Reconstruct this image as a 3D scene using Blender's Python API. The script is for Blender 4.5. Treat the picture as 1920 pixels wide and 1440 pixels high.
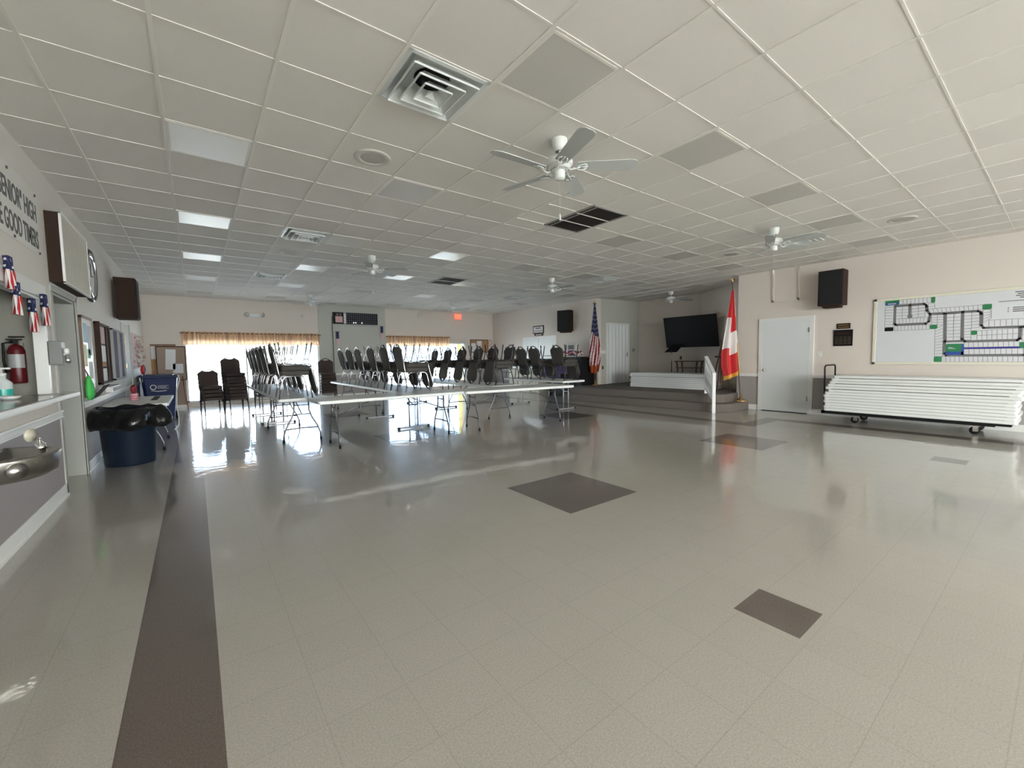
import bpy, bmesh, math, random
from mathutils import Vector, Matrix
random.seed(7)
PI = math.pi
for o in list(bpy.data.objects): bpy.data.objects.remove(o, do_unlink=True)
scene = bpy.context.scene
COL = scene.collection

# ------------------------------------------------------------------ camera
H = 1.3438; F = 788.527; YAW = .6445; PITCH = -.0651; ROLL = -.0150
cd = bpy.data.cameras.new('camera'); cam = bpy.data.objects.new('camera', cd); COL.objects.link(cam)
cd.sensor_width = 36.0; cd.sensor_fit = 'HORIZONTAL'; cd.lens = F / 1920 * 36.0; cd.clip_start = .05; cd.clip_end = 300
cy_, sy_, cp_, sp_, cr_, sr_ = math.cos(YAW), math.sin(YAW), math.cos(PITCH), math.sin(PITCH), math.cos(ROLL), math.sin(ROLL)
fwd = Vector((sy_*cp_, cy_*cp_, sp_)); rt = Vector((cy_, -sy_, 0)); up = rt.cross(fwd)
r2 = cr_*rt + sr_*up; u2 = -sr_*rt + cr_*up
M = Matrix((( r2.x, u2.x, -fwd.x), (r2.y, u2.y, -fwd.y), (r2.z, u2.z, -fwd.z))).to_4x4()
M.translation = Vector((0, 0, H)); cam.matrix_world = M
scene.camera = cam

# ------------------------------------------------------------------ light and exposure
w = bpy.data.worlds.new('world'); scene.world = w; w.use_nodes = True
bg = w.node_tree.nodes['Background']; nw = w.node_tree.nodes.new; lw_ = w.node_tree.links.new
tcw = nw('ShaderNodeTexCoord'); spw = nw('ShaderNodeSeparateXYZ'); lw_(tcw.outputs['Generated'], spw.inputs[0])
crw = nw('ShaderNodeValToRGB'); mrw = nw('ShaderNodeMapRange'); mrw.inputs[1].default_value = -1; mrw.inputs[2].default_value = 1; lw_(spw.outputs[1], mrw.inputs[0]); lw_(mrw.outputs[0], crw.inputs[0])
crw.color_ramp.elements[0].position = .35; crw.color_ramp.elements[0].color = (1, .985, .965, 1); crw.color_ramp.elements[1].position = .65; crw.color_ramp.elements[1].color = (.17, .235, .33, 1)
lw_(crw.outputs[0], bg.inputs[0]); bg.inputs[1].default_value = 15.0
def area(name, loc, rot, sx, sy, power, col=(1, 1, 1), portal=False):
    l = bpy.data.lights.new(name, 'AREA'); l.shape = 'RECTANGLE'; l.size = sx; l.size_y = sy; l.energy = power; l.color = col
    if portal: l.cycles.is_portal = True
    o = bpy.data.objects.new(name, l); COL.objects.link(o); o.location = loc; o.rotation_euler = rot; return o
area('window_portal', (1.6, 15.9, 1.0), (-PI/2, 0, 0), 3.7, 1.75, 1, portal=True)
area('window_portal', (7.5, 15.9, 1.0), (-PI/2, 0, 0), 3.5, 1.75, 1, portal=True)
area('window_portal', (3.2, -7.8, 1.55), (PI/2, 0, 0), 7.6, 2.9, 1, portal=True)
area('window_portal', (10.9, -5.35, 1.25), (0, PI/2, 0), 2.0, 2.3, 1, portal=True)
vs = scene.view_settings; vs.view_transform = 'Standard'; vs.look = 'None'; vs.exposure = 0.87; vs.gamma = 1; vs.use_curve_mapping = False
scene.cycles.max_bounces = 12; scene.cycles.diffuse_bounces = 8; scene.cycles.glossy_bounces = 5; scene.cycles.transparent_max_bounces = 12
scene.cycles.sample_clamp_indirect = 12

# ------------------------------------------------------------------ materials
MATS = {}
def mat(name, col=(.5, .5, .5), rough=.6, metal=0., spec=.5, noise=0., nscale=40., bump=0., bscale=60., coat=0., emit=None, estr=0., trans=0.):
    if name in MATS: return MATS[name]
    m = bpy.data.materials.new(name); m.use_nodes = True; nt = m.node_tree; b = nt.nodes['Principled BSDF']
    b.inputs['Base Color'].default_value = (*col, 1); b.inputs['Roughness'].default_value = rough; b.inputs['Metallic'].default_value = metal
    b.inputs['Specular IOR Level'].default_value = spec; b.inputs['Coat Weight'].default_value = coat
    tc = nt.nodes.new('ShaderNodeTexCoord')
    if noise:
        n = nt.nodes.new('ShaderNodeTexNoise'); n.inputs['Scale'].default_value = nscale; n.inputs['Detail'].default_value = 4
        nt.links.new(tc.outputs['Object'], n.inputs['Vector'])
        mx = nt.nodes.new('ShaderNodeMix'); mx.data_type = 'RGBA'
        mx.inputs[6].default_value = (*[c*(1-noise) for c in col], 1); mx.inputs[7].default_value = (*[min(1, c*(1+noise)) for c in col], 1)
        nt.links.new(n.outputs['Fac'], mx.inputs[0]); nt.links.new(mx.outputs[2], b.inputs['Base Color'])
    if bump:
        n2 = nt.nodes.new('ShaderNodeTexNoise'); n2.inputs['Scale'].default_value = bscale; n2.inputs['Detail'].default_value = 3
        nt.links.new(tc.outputs['Object'], n2.inputs['Vector'])
        bp = nt.nodes.new('ShaderNodeBump'); bp.inputs['Strength'].default_value = bump; bp.inputs['Distance'].default_value = .01
        nt.links.new(n2.outputs['Fac'], bp.inputs['Height']); nt.links.new(bp.outputs['Normal'], b.inputs['Normal'])
    if emit: b.inputs['Emission Color'].default_value = (*emit, 1); b.inputs['Emission Strength'].default_value = estr
    MATS[name] = m; return m

def floor_mat(name, c1, c2):
    m = bpy.data.materials.new(name); m.use_nodes = True; nt = m.node_tree; b = nt.nodes['Principled BSDF']; N = nt.nodes.new; L = nt.links.new
    g = N('ShaderNodeNewGeometry'); n = N('ShaderNodeTexNoise'); n.inputs['Scale'].default_value = 130; n.inputs['Detail'].default_value = 5; n.inputs['Roughness'].default_value = .75
    L(g.outputs['Position'], n.inputs['Vector'])
    cr = N('ShaderNodeValToRGB'); cr.color_ramp.elements[0].position = .36; cr.color_ramp.elements[0].color = (*c1, 1); cr.color_ramp.elements[1].position = .64; cr.color_ramp.elements[1].color = (*c2, 1)
    L(n.outputs['Fac'], cr.inputs[0])
    # faint joints of the one-foot tiles
    br = N('ShaderNodeTexBrick'); br.offset = 0; br.inputs['Scale'].default_value = 1; br.inputs['Brick Width'].default_value = .3048; br.inputs['Row Height'].default_value = .3048
    br.inputs['Mortar Size'].default_value = .0022; br.inputs['Mortar Smooth'].default_value = .3; br.inputs['Color1'].default_value = (1, 1, 1, 1); br.inputs['Color2'].default_value = (.975, .975, .97, 1); br.inputs['Mortar'].default_value = (.86, .855, .85, 1)
    mp = N('ShaderNodeMapping'); mp.inputs['Location'].default_value = (-.018, .234, 0); L(g.outputs['Position'], mp.inputs['Vector']); L(mp.outputs[0], br.inputs['Vector'])
    mx = N('ShaderNodeMix'); mx.data_type = 'RGBA'; mx.blend_type = 'MULTIPLY'; mx.inputs[0].default_value = 1
    L(cr.outputs[0], mx.inputs[6]); L(br.outputs['Color'], mx.inputs[7]); L(mx.outputs[2], b.inputs['Base Color'])
    b.inputs['Roughness'].default_value = .32; b.inputs['Specular IOR Level'].default_value = .22
    b.inputs['Coat Weight'].default_value = .9; b.inputs['Coat Roughness'].default_value = .022; b.inputs['Coat IOR'].default_value = 1.5
    n2 = N('ShaderNodeTexNoise'); n2.inputs['Scale'].default_value = 7; n2.inputs['Detail'].default_value = 3; L(g.outputs['Position'], n2.inputs['Vector'])
    bp = N('ShaderNodeBump'); bp.inputs['Strength'].default_value = .16; bp.inputs['Distance'].default_value = .012; L(n2.outputs['Fac'], bp.inputs['Height']); L(bp.outputs[0], b.inputs['Coat Normal'])
    MATS[name] = m; return m

beige_floor = floor_mat('beige vinyl tile', (.35, .335, .30), (.48, .46, .415))
dark_floor = floor_mat('dark brown vinyl tile', (.095, .078, .068), (.165, .137, .12))
wallp = mat('warm beige wall paint', (.70, .64, .59), .75, noise=.02, nscale=3)
greenwall = mat('pale green wall paint', (.50, .51, .47), .7, noise=.02, nscale=3)
wains = mat('grey wainscot paint', (.36, .335, .33), .55, noise=.03, nscale=3)
trimw = mat('white trim paint', (.78, .79, .78), .35)
ceil_m = mat('ceiling tile', (.77, .74, .705), .85, noise=.04, nscale=150, bump=.15, bscale=200)
def tile_var(m, cell, ox, oy, amt):
    nt = m.node_tree; N = nt.nodes.new; L = nt.links.new; b = nt.nodes['Principled BSDF']; src = b.inputs['Base Color'].links[0].from_socket
    g = N('ShaderNodeNewGeometry'); a = N('ShaderNodeVectorMath'); a.operation = 'ADD'; a.inputs[1].default_value = (-ox, -oy, 0); L(g.outputs['Position'], a.inputs[0])
    d = N('ShaderNodeVectorMath'); d.operation = 'SCALE'; d.inputs['Scale'].default_value = 1/cell; L(a.outputs[0], d.inputs[0])
    f = N('ShaderNodeVectorMath'); f.operation = 'FLOOR'; L(d.outputs[0], f.inputs[0]); z = N('ShaderNodeVectorMath'); z.operation = 'MULTIPLY'; z.inputs[1].default_value = (1, 1, 0); L(f.outputs[0], z.inputs[0])
    wn = N('ShaderNodeTexWhiteNoise'); L(z.outputs[0], wn.inputs['Vector']); mr = N('ShaderNodeMapRange'); mr.inputs[3].default_value = 1-amt; mr.inputs[4].default_value = 1+amt; L(wn.outputs['Value'], mr.inputs[0])
    mu = N('ShaderNodeVectorMath'); mu.operation = 'SCALE'; L(src, mu.inputs[0]); L(mr.outputs[0], mu.inputs['Scale']); L(mu.outputs[0], b.inputs['Base Color'])
tile_var(ceil_m, .6096, -.7132, 3.0688, .03)
grid_m = mat('ceiling grid metal', (.78, .755, .71), .6)
lens = mat('light lens painted bright', (.86, .85, .82), .30, spec=.9)  # unlit panel, window reflection whitened into its colour
lens_dim = mat('light lens painted dim', (.58, .555, .53), .5)  # same unlit panel, colour dimmed where no window is reflected
white = mat('white plastic', (.78, .80, .80), .4, bump=.05, bscale=300)
fanw = mat('white fan enamel', (.74, .76, .74), .35)
doorw = mat('white door paint', (.74, .78, .80), .35)
fabric = mat('dark taupe fabric', (.062, .057, .052), .9, noise=.25, nscale=400, bump=.2, bscale=500)
fabric2 = mat('brown fabric', (.085, .062, .055), .9, noise=.2, nscale=400)
silver = mat('brushed silver tube', (.62, .62, .66), .25, metal=1)
blackmet = mat('dark grey steel tube', (.07, .065, .065), .35, metal=.6)
legm = mat('grey hammered steel', (.16, .16, .175), .35, metal=.7)
chrome = mat('chrome', (.8, .8, .8), .12, metal=1)
steel = mat('stainless steel', (.42, .41, .39), .28, metal=1, noise=.05, nscale=4)
black = mat('black plastic', (.010, .010, .011), .5, spec=.22)
blackgloss = mat('black screen glass', (.004, .004, .005), .45, spec=.25)
grille = mat('black speaker cloth', (.012, .012, .014), .95)
walnut = mat('dark walnut veneer', (.035, .018, .012), .65, spec=.2, noise=.3, nscale=20)
brownwood = mat('brown wood', (.16, .09, .055), .5, noise=.3, nscale=15)
carpet = mat('brown grey carpet', (.16, .138, .125), .95, noise=.25, nscale=300, bump=.3, bscale=400)
cork = mat('cork', (.42, .24, .12), .9, noise=.2, nscale=120)
corkgrey = mat('faded cork', (.36, .27, .22), .9, noise=.15, nscale=120)
paper = mat('white paper', (.75, .76, .78), .7)
redm = mat('red', (.60, .025, .03), .6); redflag = mat('red flag cloth', (.62, .035, .04), .7)
whitecloth = mat('white cloth', (.80, .76, .76), .8); navy = mat('navy cloth', (.022, .03, .11), .8)
gold = mat('gold fringe', (.75, .40, .06), .6); goldmet = mat('gold metal', (.75, .55, .28), .25, metal=1)
bluebin = mat('blue bin plastic', (.012, .024, .095), .5, spec=.3); darkblue = mat('dark blue can plastic', (.006, .013, .028), .4, spec=.3)
bagm = mat('black bin bag', (.008, .008, .009), .22, bump=.6, bscale=25)
greenm = mat('park green', (.03, .22, .09), .5); bluep = mat('pond blue', (.03, .09, .35), .5); roadg = mat('road grey', (.17, .17, .18), .6)
lineg = mat('lot line grey', (.24, .24, .26), .6); boardw = mat('glossy white board', (.68, .70, .74), .12, coat=.5); bluestripe = mat('blue line', (.03, .03, .30), .5)
creamfr = mat('cream frame', (.72, .70, .60), .5)
purple = mat('purple cloth', (.06, .045, .11), .8)
brightgreen = mat('bright green cloth', (.06, .50, .10), .6); tealm = mat('teal gel', (.03, .45, .38), .2)
clearp = mat('cloudy clear plastic', (.62, .68, .68), .15)
floral = mat('pink floral cloth', (.55, .42, .40), .85, noise=.5, nscale=35)
darkslat = mat('dark return grille', (.055, .048, .045), .6); silverline = mat('grille bar', (.30, .28, .27), .5)
ventw = mat('white vent enamel', (.70, .73, .72), .35)
concrete = mat('outdoor concrete', (.72, .72, .70), .9, noise=.1, nscale=3); outw = mat('outdoor white', (.8, .82, .84), .8)
yellow = mat('yellow paint', (.85, .62, .10), .6); lettering = mat('dark grey lettering', (.10, .10, .10), .7); bannerm = mat('banner vinyl', (.68, .67, .64), .6)
pinkm = mat('faded pink', (.55, .20, .24), .7); exitred = mat('lit exit letters', (.9, .1, .05), .4, emit=(1, .12, .06), estr=1.6)
dimlight = mat('lit number', (.8, .85, 1), .4, emit=(.8, .85, 1), estr=.9); greyplastic = mat('grey plastic', (.38, .39, .39), .4)
greentint = mat('greenish counter top', (.10, .105, .10), .15)
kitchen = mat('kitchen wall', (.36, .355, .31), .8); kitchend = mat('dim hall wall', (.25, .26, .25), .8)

def glass_mat():
    m = bpy.data.materials.new('window glass'); m.use_nodes = True; nt = m.node_tree; nt.nodes.clear(); N = nt.nodes.new
    t = N('ShaderNodeBsdfTransparent'); t.inputs[0].default_value = (.95, .97, .96, 1); g = N('ShaderNodeBsdfGlossy'); g.inputs['Roughness'].default_value = .02
    mx = N('ShaderNodeMixShader'); mx.inputs[0].default_value = .06; o = N('ShaderNodeOutputMaterial')
    nt.links.new(t.outputs[0], mx.inputs[1]); nt.links.new(g.outputs[0], mx.inputs[2]); nt.links.new(mx.outputs[0], o.inputs[0]); MATS['glass'] = m; return m
glass = glass_mat()
def valance_mat():
    m = bpy.data.materials.new('valance cloth'); m.use_nodes = True; nt = m.node_tree; nt.nodes.clear(); N = nt.nodes.new; L = nt.links.new
    tc = N('ShaderNodeTexCoord'); mp = N('ShaderNodeMapping'); mp.inputs['Scale'].default_value = (22, .01, .6); L(tc.outputs['Object'], mp.inputs[0])
    n = N('ShaderNodeTexNoise'); n.inputs['Scale'].default_value = 1; n.inputs['Detail'].default_value = 2; L(mp.outputs[0], n.inputs['Vector'])
    cr = N('ShaderNodeValToRGB'); e = cr.color_ramp.elements; e[0].position = .35; e[0].color = (.50, .33, .28, 1); e[1].position = .65; e[1].color = (.88, .70, .46, 1)
    k = e.new(.5); k.color = (.80, .56, .36, 1); L(n.outputs['Fac'], cr.inputs[0])
    d = N('ShaderNodeBsdfDiffuse'); t = N('ShaderNodeBsdfTranslucent'); L(cr.outputs[0], d.inputs[0]); L(cr.outputs[0], t.inputs[0])
    mx = N('ShaderNodeMixShader'); mx.inputs[0].default_value = .5; o = N('ShaderNodeOutputMaterial'); L(d.outputs[0], mx.inputs[1]); L(t.outputs[0], mx.inputs[2]); L(mx.outputs[0], o.inputs[0]); return m
valcloth = valance_mat()

# ------------------------------------------------------------------ mesh helpers
class MB:
    def __init__(s): s.v = []; s.f = []; s.m = []; s.sm = []
    def add(s, vs, fs, mi=0, smooth=False):
        k = len(s.v); s.v += [tuple(v) for v in vs]
        for f in fs: s.f.append(tuple(i+k for i in f)); s.m.append(mi); s.sm.append(smooth)
        return s
    def box(s, x0, x1, y0, y1, z0, z1, mi=0, rot=None, at=(0, 0, 0)):
        vs = [Vector((x, y, z)) for x in (x0, x1) for y in (y0, y1) for z in (z0, z1)]
        if rot is not None: vs = [rot @ v for v in vs]
        vs = [v + Vector(at) for v in vs]
        return s.add(vs, [(0, 1, 3, 2), (4, 6, 7, 5), (0, 4, 5, 1), (2, 3, 7, 6), (0, 2, 6, 4), (1, 5, 7, 3)], mi)
    def tube(s, pts, r, seg=8, mi=0, closed=False):
        pts = [Vector(p) for p in pts]; n = len(pts); rs = r if isinstance(r, (list, tuple)) else [r]*n
        vs = []; prev = None
        for i, p in enumerate(pts):
            a = pts[(i-1) % n] if (closed or i > 0) else pts[i]; b = pts[(i+1) % n] if (closed or i < n-1) else pts[i]
            t = (b-a).normalized()
            if prev is None: u = t.cross(Vector((0, 0, 1))); u = u if u.length > .1 else t.cross(Vector((0, 1, 0)))
            else: u = prev - t*prev.dot(t); u = u if u.length > 1e-4 else t.cross(Vector((0, 0, 1)))
            u.normalize(); prev = u; w_ = t.cross(u)
            for k in range(seg):
                an = 2*PI*k/seg; vs.append(p + (u*math.cos(an)+w_*math.sin(an))*rs[i])
        fs = []
        for i in range(n if closed else n-1):
            j = (i+1) % n
            for k in range(seg): fs.append((i*seg+k, i*seg+(k+1) % seg, j*seg+(k+1) % seg, j*seg+k))
        if not closed: fs += [tuple(range(seg))[::-1], tuple((n-1)*seg+k for k in range(seg))]
        return s.add(vs, fs, mi, True)
    def lathe(s, prof, c=(0, 0, 0), seg=24, mi=0, sx=1, sy=1, a0=0, a1=2*PI):
        vs = []; full = abs(a1-a0-2*PI) < 1e-6; ns = seg if full else seg+1
        for r, z in prof:
            for k in range(ns):
                a = a0+(a1-a0)*k/seg; vs.append((c[0]+r*sx*math.cos(a), c[1]+r*sy*math.sin(a), c[2]+z))
        fs = []
        for i in range(len(prof)-1):
            for k in range(seg):
                k2 = (k+1) % ns; fs.append((i*ns+k, i*ns+k2, (i+1)*ns+k2, (i+1)*ns+k))
        return s.add(vs, fs, mi, True)
    def prism(s, poly, z0, z1, mi=0, fn=None):
        n = len(poly); vs = [(x, y, z0) for x, y in poly]+[(x, y, z1) for x, y in poly]
        if fn: vs = [fn(*v) for v in vs]
        return s.add(vs, [tuple(range(n))[::-1], tuple(range(n, 2*n))]+[(i, (i+1) % n, n+(i+1) % n, n+i) for i in range(n)], mi)
    def build(s, name, mats, parent=None, bevel=0, smooth=False, loc=None):
        me = bpy.data.meshes.new(name); me.from_pydata(s.v, [], s.f)
        for m_ in (mats if isinstance(mats, (list, tuple)) else [mats]): me.materials.append(m_)
        for p, mi, sm in zip(me.polygons, s.m, s.sm): p.material_index = mi; p.use_smooth = sm or smooth
        bm = bmesh.new(); bm.from_mesh(me); bmesh.ops.recalc_face_normals(bm, faces=bm.faces); bm.to_mesh(me); bm.free()
        o = bpy.data.objects.new(name, me); COL.objects.link(o)
        if parent: o.parent = parent
        if loc: o.location = loc
        if bevel: b = o.modifiers.new('bevel', 'BEVEL'); b.width = bevel; b.segments = 2; b.limit_method = 'ANGLE'
        return o
def tag(o, label=None, cat=None, group=None, kind=None):
    if label: o['label'] = label
    if cat: o['category'] = cat
    if group: o['group'] = group
    if kind: o['kind'] = kind
    return o
def thing(name, label, cat, loc=(0, 0, 0), rz=0, group=None):
    o = bpy.data.objects.new(name, None); COL.objects.link(o); o.location = loc; o.rotation_euler = (0, 0, rz); o.empty_display_size = .1
    return tag(o, label, cat, group)
def struct(name, mb, m, **k): return tag(mb.build(name, m, **k), kind='structure')
def dup(root, loc=None, rot=None, label=None, group=None):
    r = root.copy(); COL.objects.link(r)
    if loc is not None: r.location = loc
    if rot is not None: r.rotation_euler = rot
    if label: r['label'] = label
    if group: r['group'] = group
    for ch in list(root.children):
        c = ch.copy(); COL.objects.link(c); c.parent = r
        for g in list(ch.children): d = g.copy(); COL.objects.link(d); d.parent = c
    return r
def text(body, size, fn, parent, name, m, align='CENTER', bold=0.0, sx=1.0):
    cu = bpy.data.curves.new('t', 'FONT'); cu.body = body; cu.size = size; cu.align_x = align; cu.align_y = 'CENTER'; cu.extrude = .0015; cu.offset = bold
    t = bpy.data.objects.new('t', cu); COL.objects.link(t); dg = bpy.context.evaluated_depsgraph_get()
    me = bpy.data.meshes.new_from_object(t.evaluated_get(dg)); bpy.data.objects.remove(t)
    for v in me.vertices: v.co = Vector(fn(v.co.x*sx, v.co.y, v.co.z))
    me.materials.clear(); me.materials.append(m); me.name = name
    o = bpy.data.objects.new(name, me); COL.objects.link(o)
    if parent: o.parent = parent
    return o
def arc(cx, cy, r, a0, a1, n): return [(cx+r*math.cos(a0+(a1-a0)*i/n), cy+r*math.sin(a0+(a1-a0)*i/n)) for i in range(n+1)]
def rrect(x0, x1, y0, y1, r, n=4):
    return arc(x1-r, y1-r, r, 0, PI/2, n)+arc(x0+r, y1-r, r, PI/2, PI, n)+arc(x0+r, y0+r, r, PI, 1.5*PI, n)+arc(x1-r, y0+r, r, 1.5*PI, 2*PI, n)
ORD = ['first', 'second', 'third', 'fourth', 'fifth', 'sixth', 'seventh', 'eighth', 'ninth', 'tenth', 'eleventh', 'twelfth', 'thirteenth', 'fourteenth']

# ------------------------------------------------------------------ room shell
XL, XR, YN, YF, CZ = -1.112, 10.62, -7.5, 15.5, 3.2153
STR = (-.29, .018)   # dark border strip next to the left wall
darks = [(2.49, 3.405, 2.51, 3.425), (6.18, 7.095, 2.51, 3.425), (2.42, 3.335, 6.38, 7.295), (6.18, 7.095, 6.35, 7.265), (2.42, 3.335, 10.1, 11.015), (6.18, 7.095, 10.1, 11.015),
         (2.204, 2.509, .712, 1.017), (7.13, 7.44, .69, .995),
         (STR[0], STR[1], -7.7, 14.9), (9.13, 9.435, -7.7, 3.45), (8.1, 9.435, 3.45, 3.755), (8.1, 8.405, 3.755, 14.9), (STR[0], 8.405, 14.6, 14.9)]
xs = sorted({-3.4, 13.0}|{round(v, 4) for d in darks for v in d[:2]}); ys = sorted({-7.7, 15.9}|{round(v, 4) for d in darks for v in d[2:]})
fm = MB(); idx = {}
for i, x in enumerate(xs):
    for j, y in enumerate(ys): idx[i, j] = len(fm.v); fm.v.append((x, y, 0))
for i in range(len(xs)-1):
    for j in range(len(ys)-1):
        cx, cy = (xs[i]+xs[i+1])/2, (ys[j]+ys[j+1])/2
        fm.f.append((idx[i, j], idx[i+1, j], idx[i+1, j+1], idx[i, j+1])); fm.m.append(1 if any(a < cx < b and c < cy < d for a, b, c, d in darks) else 0); fm.sm.append(False)
struct('floor', fm, [beige_floor, dark_floor])
struct('ceiling', MB().box(-3.4, 13.0, -7.7, 15.8, CZ, CZ+.1), ceil_m)
GX0, GY0, GS = -.7132, 3.0688, .6096
gm = MB()
for i in range(-2, 24):
    x = GX0+GS*i
    if XL < x < XR: gm.box(x-.012, x+.012, YN, YF, CZ-.007, CZ+.002)
    elif XR < x < 12.8: gm.box(x-.012, x+.012, 4.95+(x-10.62)*.9, 9.38, CZ-.007, CZ+.002)
for j in range(-18, 22):
    y = GY0+GS*j
    if YN < y < YF: gm.box(XL, XR, y-.007, y+.007, CZ-.004, CZ+.002)
struct('trim_1', gm, grid_m)

W = .16
# far wall with two glazed openings
b = MB(); y0, y1 = YF, YF+W
b.box(XL-W, -.23, y0, y1, 0, CZ).box(-.23, 3.42, y0, y1, 1.98, CZ).box(-.23, 3.42, y0, y1, 0, .13).box(5.75, 9.2, y0, y1, 1.95, CZ).box(5.75, 9.2, y0, y1, 0, .13).box(9.2, 13.0, y0, y1, 0, CZ)
struct('wall_far', b, wallp)
struct('wall_far_panel', MB().box(3.42, 5.75, YF-.03, YF+W, 0, CZ), greenwall)
b = MB()   # wainscot skins on the far wall
b.box(XL, -.26, YF-.006, YF, .1, .79).box(9.26, XR, YF-.006, YF, .1, .79).box(3.45, 5.72, YF-.036, YF-.03, .1, .79)
struct('trim_2', b, wains)
b = MB(); b.box(XL, -.26, YF-.02, YF, .79, .85).box(9.26, XR, YF-.02, YF, .79, .85).box(3.45, 5.72, YF-.05, YF-.03, .79, .85)
struct('trim_3', b, trimw, bevel=.004)
b = MB(); b.box(XL, -.26, YF-.016, YF, 0, .11).box(9.26, XR, YF-.016, YF, 0, .11).box(3.45, 5.72, YF-.046, YF-.03, 0, .11)
struct('baseboard_far', b, trimw, bevel=.003)
# panel on the far wall: closet opening lines
b = MB(); b.box(3.80, 3.84, YF-.045, YF-.03, .1, 2.55).box(5.50, 5.54, YF-.045, YF-.03, .1, 2.5).box(3.80, 5.54, YF-.045, YF-.03, 2.5, 2.54)
struct('trim_4', b, greenwall)
def glazing(n, x0, x1, z0, z1, mull, blind=None):
    f = MB(); t = .05
    f.box(x0, x0+t, YF+.03, YF+.10, z0, z1).box(x1-t, x1, YF+.03, YF+.10, z0, z1).box(x0, x1, YF+.03, YF+.10, z1-t, z1).box(x0, x1, YF+.03, YF+.10, z0, z0+t)
    for m_ in mull: f.box(m_-.018, m_+.018, YF+.04, YF+.09, z0, z1)
    r = struct('window_%d' % n, f, trimw)
    g = MB().box(x0+t, x1-t, YF+.062, YF+.068, z0+t, z1-t).build('pane', glass, r)
    return r
glazing(1, -.23, 3.42, .13, 1.98, [1.30, 2.36]); glazing(2, 5.75, 9.2, .13, 1.95, [6.9, 8.05])
# right wall (near part with the door, far part with the double door), stage alcove
struct('wall_right', MB().box(XR, XR+W, YN-.1, -6.5, 0, CZ).box(XR, XR+W, -6.5, -4.2, 0, .25).box(XR, XR+W, -6.5, -4.2, 2.25, CZ).box(XR, XR+W, -4.2, 4.93, 0, CZ), wallp)
b = MB()
for y in (-6.5, -5.4, -4.25): b.box(XR+.04, XR+.10, y, y+.05, .25, 2.25)
r = struct('window_4', b.box(XR+.04, XR+.10, -6.5, -4.2, .25, .30).box(XR+.04, XR+.10, -6.5, -4.2, 2.20, 2.25), trimw); MB().box(XR+.067, XR+.073, -6.45, -4.25, .3, 2.2).build('pane', glass, r); struct('wall_right_far', MB().box(XR, XR+W, 9.40, YF, 0, CZ), wallp)  # unseen window opening added to light the left wall
struct('wall_alcove_left', MB().box(XR+W, 13.0, 9.40, 9.40+W, 0, CZ), greenwall)
struct('wall_alcove_back', MB().box(12.8, 12.96, 6.95, 9.45, 0, CZ), wallp)
b = MB(); dgn = Vector((1.6, 2.2, 0)).normalized(); nrm = Vector((dgn.y, -dgn.x, 0))
p0 = Vector((11.25, 4.97, 0)); p1 = Vector((12.8, 7.10, 0))
b.prism([(p0.x, p0.y), (p1.x, p1.y), ((p1+nrm*.1).x, (p1+nrm*.1).y), ((p0+nrm*.1).x, (p0+nrm*.1).y)], 0, CZ)
struct('wall_alcove_diagonal', b, wallp)
struct('wall_alcove_right', MB().box(XR+W, 11.4, 4.80, 4.93, 0, CZ), wallp)
def rail_right(ya, yb, n):
    struct('trim_%d' % n, MB().box(XR-.006, XR, ya, yb, .1, .79), wains)
    struct('trim_%d' % (n+1), MB().box(XR-.022, XR, ya, yb, .79, .85).box(XR-.03, XR, ya, yb, .835, .855), trimw, bevel=.004)
    struct('baseboard_right_%d' % n, MB().box(XR-.016, XR, ya, yb, 0, .12), trimw, bevel=.003)
rail_right(-4.1, 3.33, 5); rail_right(4.43, 4.93, 7); rail_right(9.42, 11.35, 9); rail_right(13.36, YF, 11)
# back wall behind the camera: unseen windows added, sized to balance the light
b = MB(); b.box(-3.4, -.6, YN-W, YN, 0, CZ).box(-.6, 7.0, YN-W, YN, 0, .1).box(-.6, 7.0, YN-W, YN, 3.0, CZ).box(7.0, XR+W, YN-W, YN, 0, CZ)
struct('wall_back', b, wallp)
b = MB()
for x in (-.6, 1.3, 3.2, 5.1, 6.95): b.box(x, x+.05, YN-.1, YN-.04, .1, 3.0)
b.box(-.6, 7.0, YN-.1, YN-.04, .1, .15).box(-.6, 7.0, YN-.1, YN-.04, 2.95, 3.0)
r = struct('window_3', b, trimw); MB().box(-.55, 6.95, YN-.073, YN-.067, .15, 2.95).build('pane', glass, r)
# left wall: serving hatch, doorway, notice wall
x0, x1 = XL-W-.02, XL
b = MB()
xh = XL-.07; b.box(x0, x1, YN-.1, 2.2, 0, CZ).box(xh, x1, 2.2, 5.80, 0, 1.0).box(xh, x1, 2.2, 5.80, 1.95, CZ).box(xh, x1, 5.80, 6.12, 0, CZ).box(x0, x1, 6.12, 7.12, 2.06, CZ).box(x0, x1, 7.12, YF, 0, CZ)
struct('wall_left', b, [mat('light grey beige wall paint', (.66, .63, .59), .7)])
b = MB(); b.box(XL, XL+.006, YN, 6.05, .1, .80).box(XL, XL+.006, 7.16, YF, .1, .79)
struct('trim_13', b, mat('mauve grey wainscot paint', (.33, .30, .305), .5))
b = MB()
for ya, yb in ((YN, 6.12), (7.16, YF)): b.box(XL, XL+.018, ya, yb, .80, .87).box(XL, XL+.028, ya, yb, .852, .872).box(XL, XL+.026, ya, yb, .80, .812)
struct('trim_14', b, trimw, bevel=.003)
b = MB()
for ya, yb in ((YN, 6.10), (7.18, YF)): b.box(XL, XL+.016, ya, yb, 0, .13).box(XL, XL+.024, ya, yb, 0, .03)
struct('baseboard_left', b, trimw, bevel=.003)
b = MB()   # casings: hatch head and post, doorway head, end post
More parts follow.
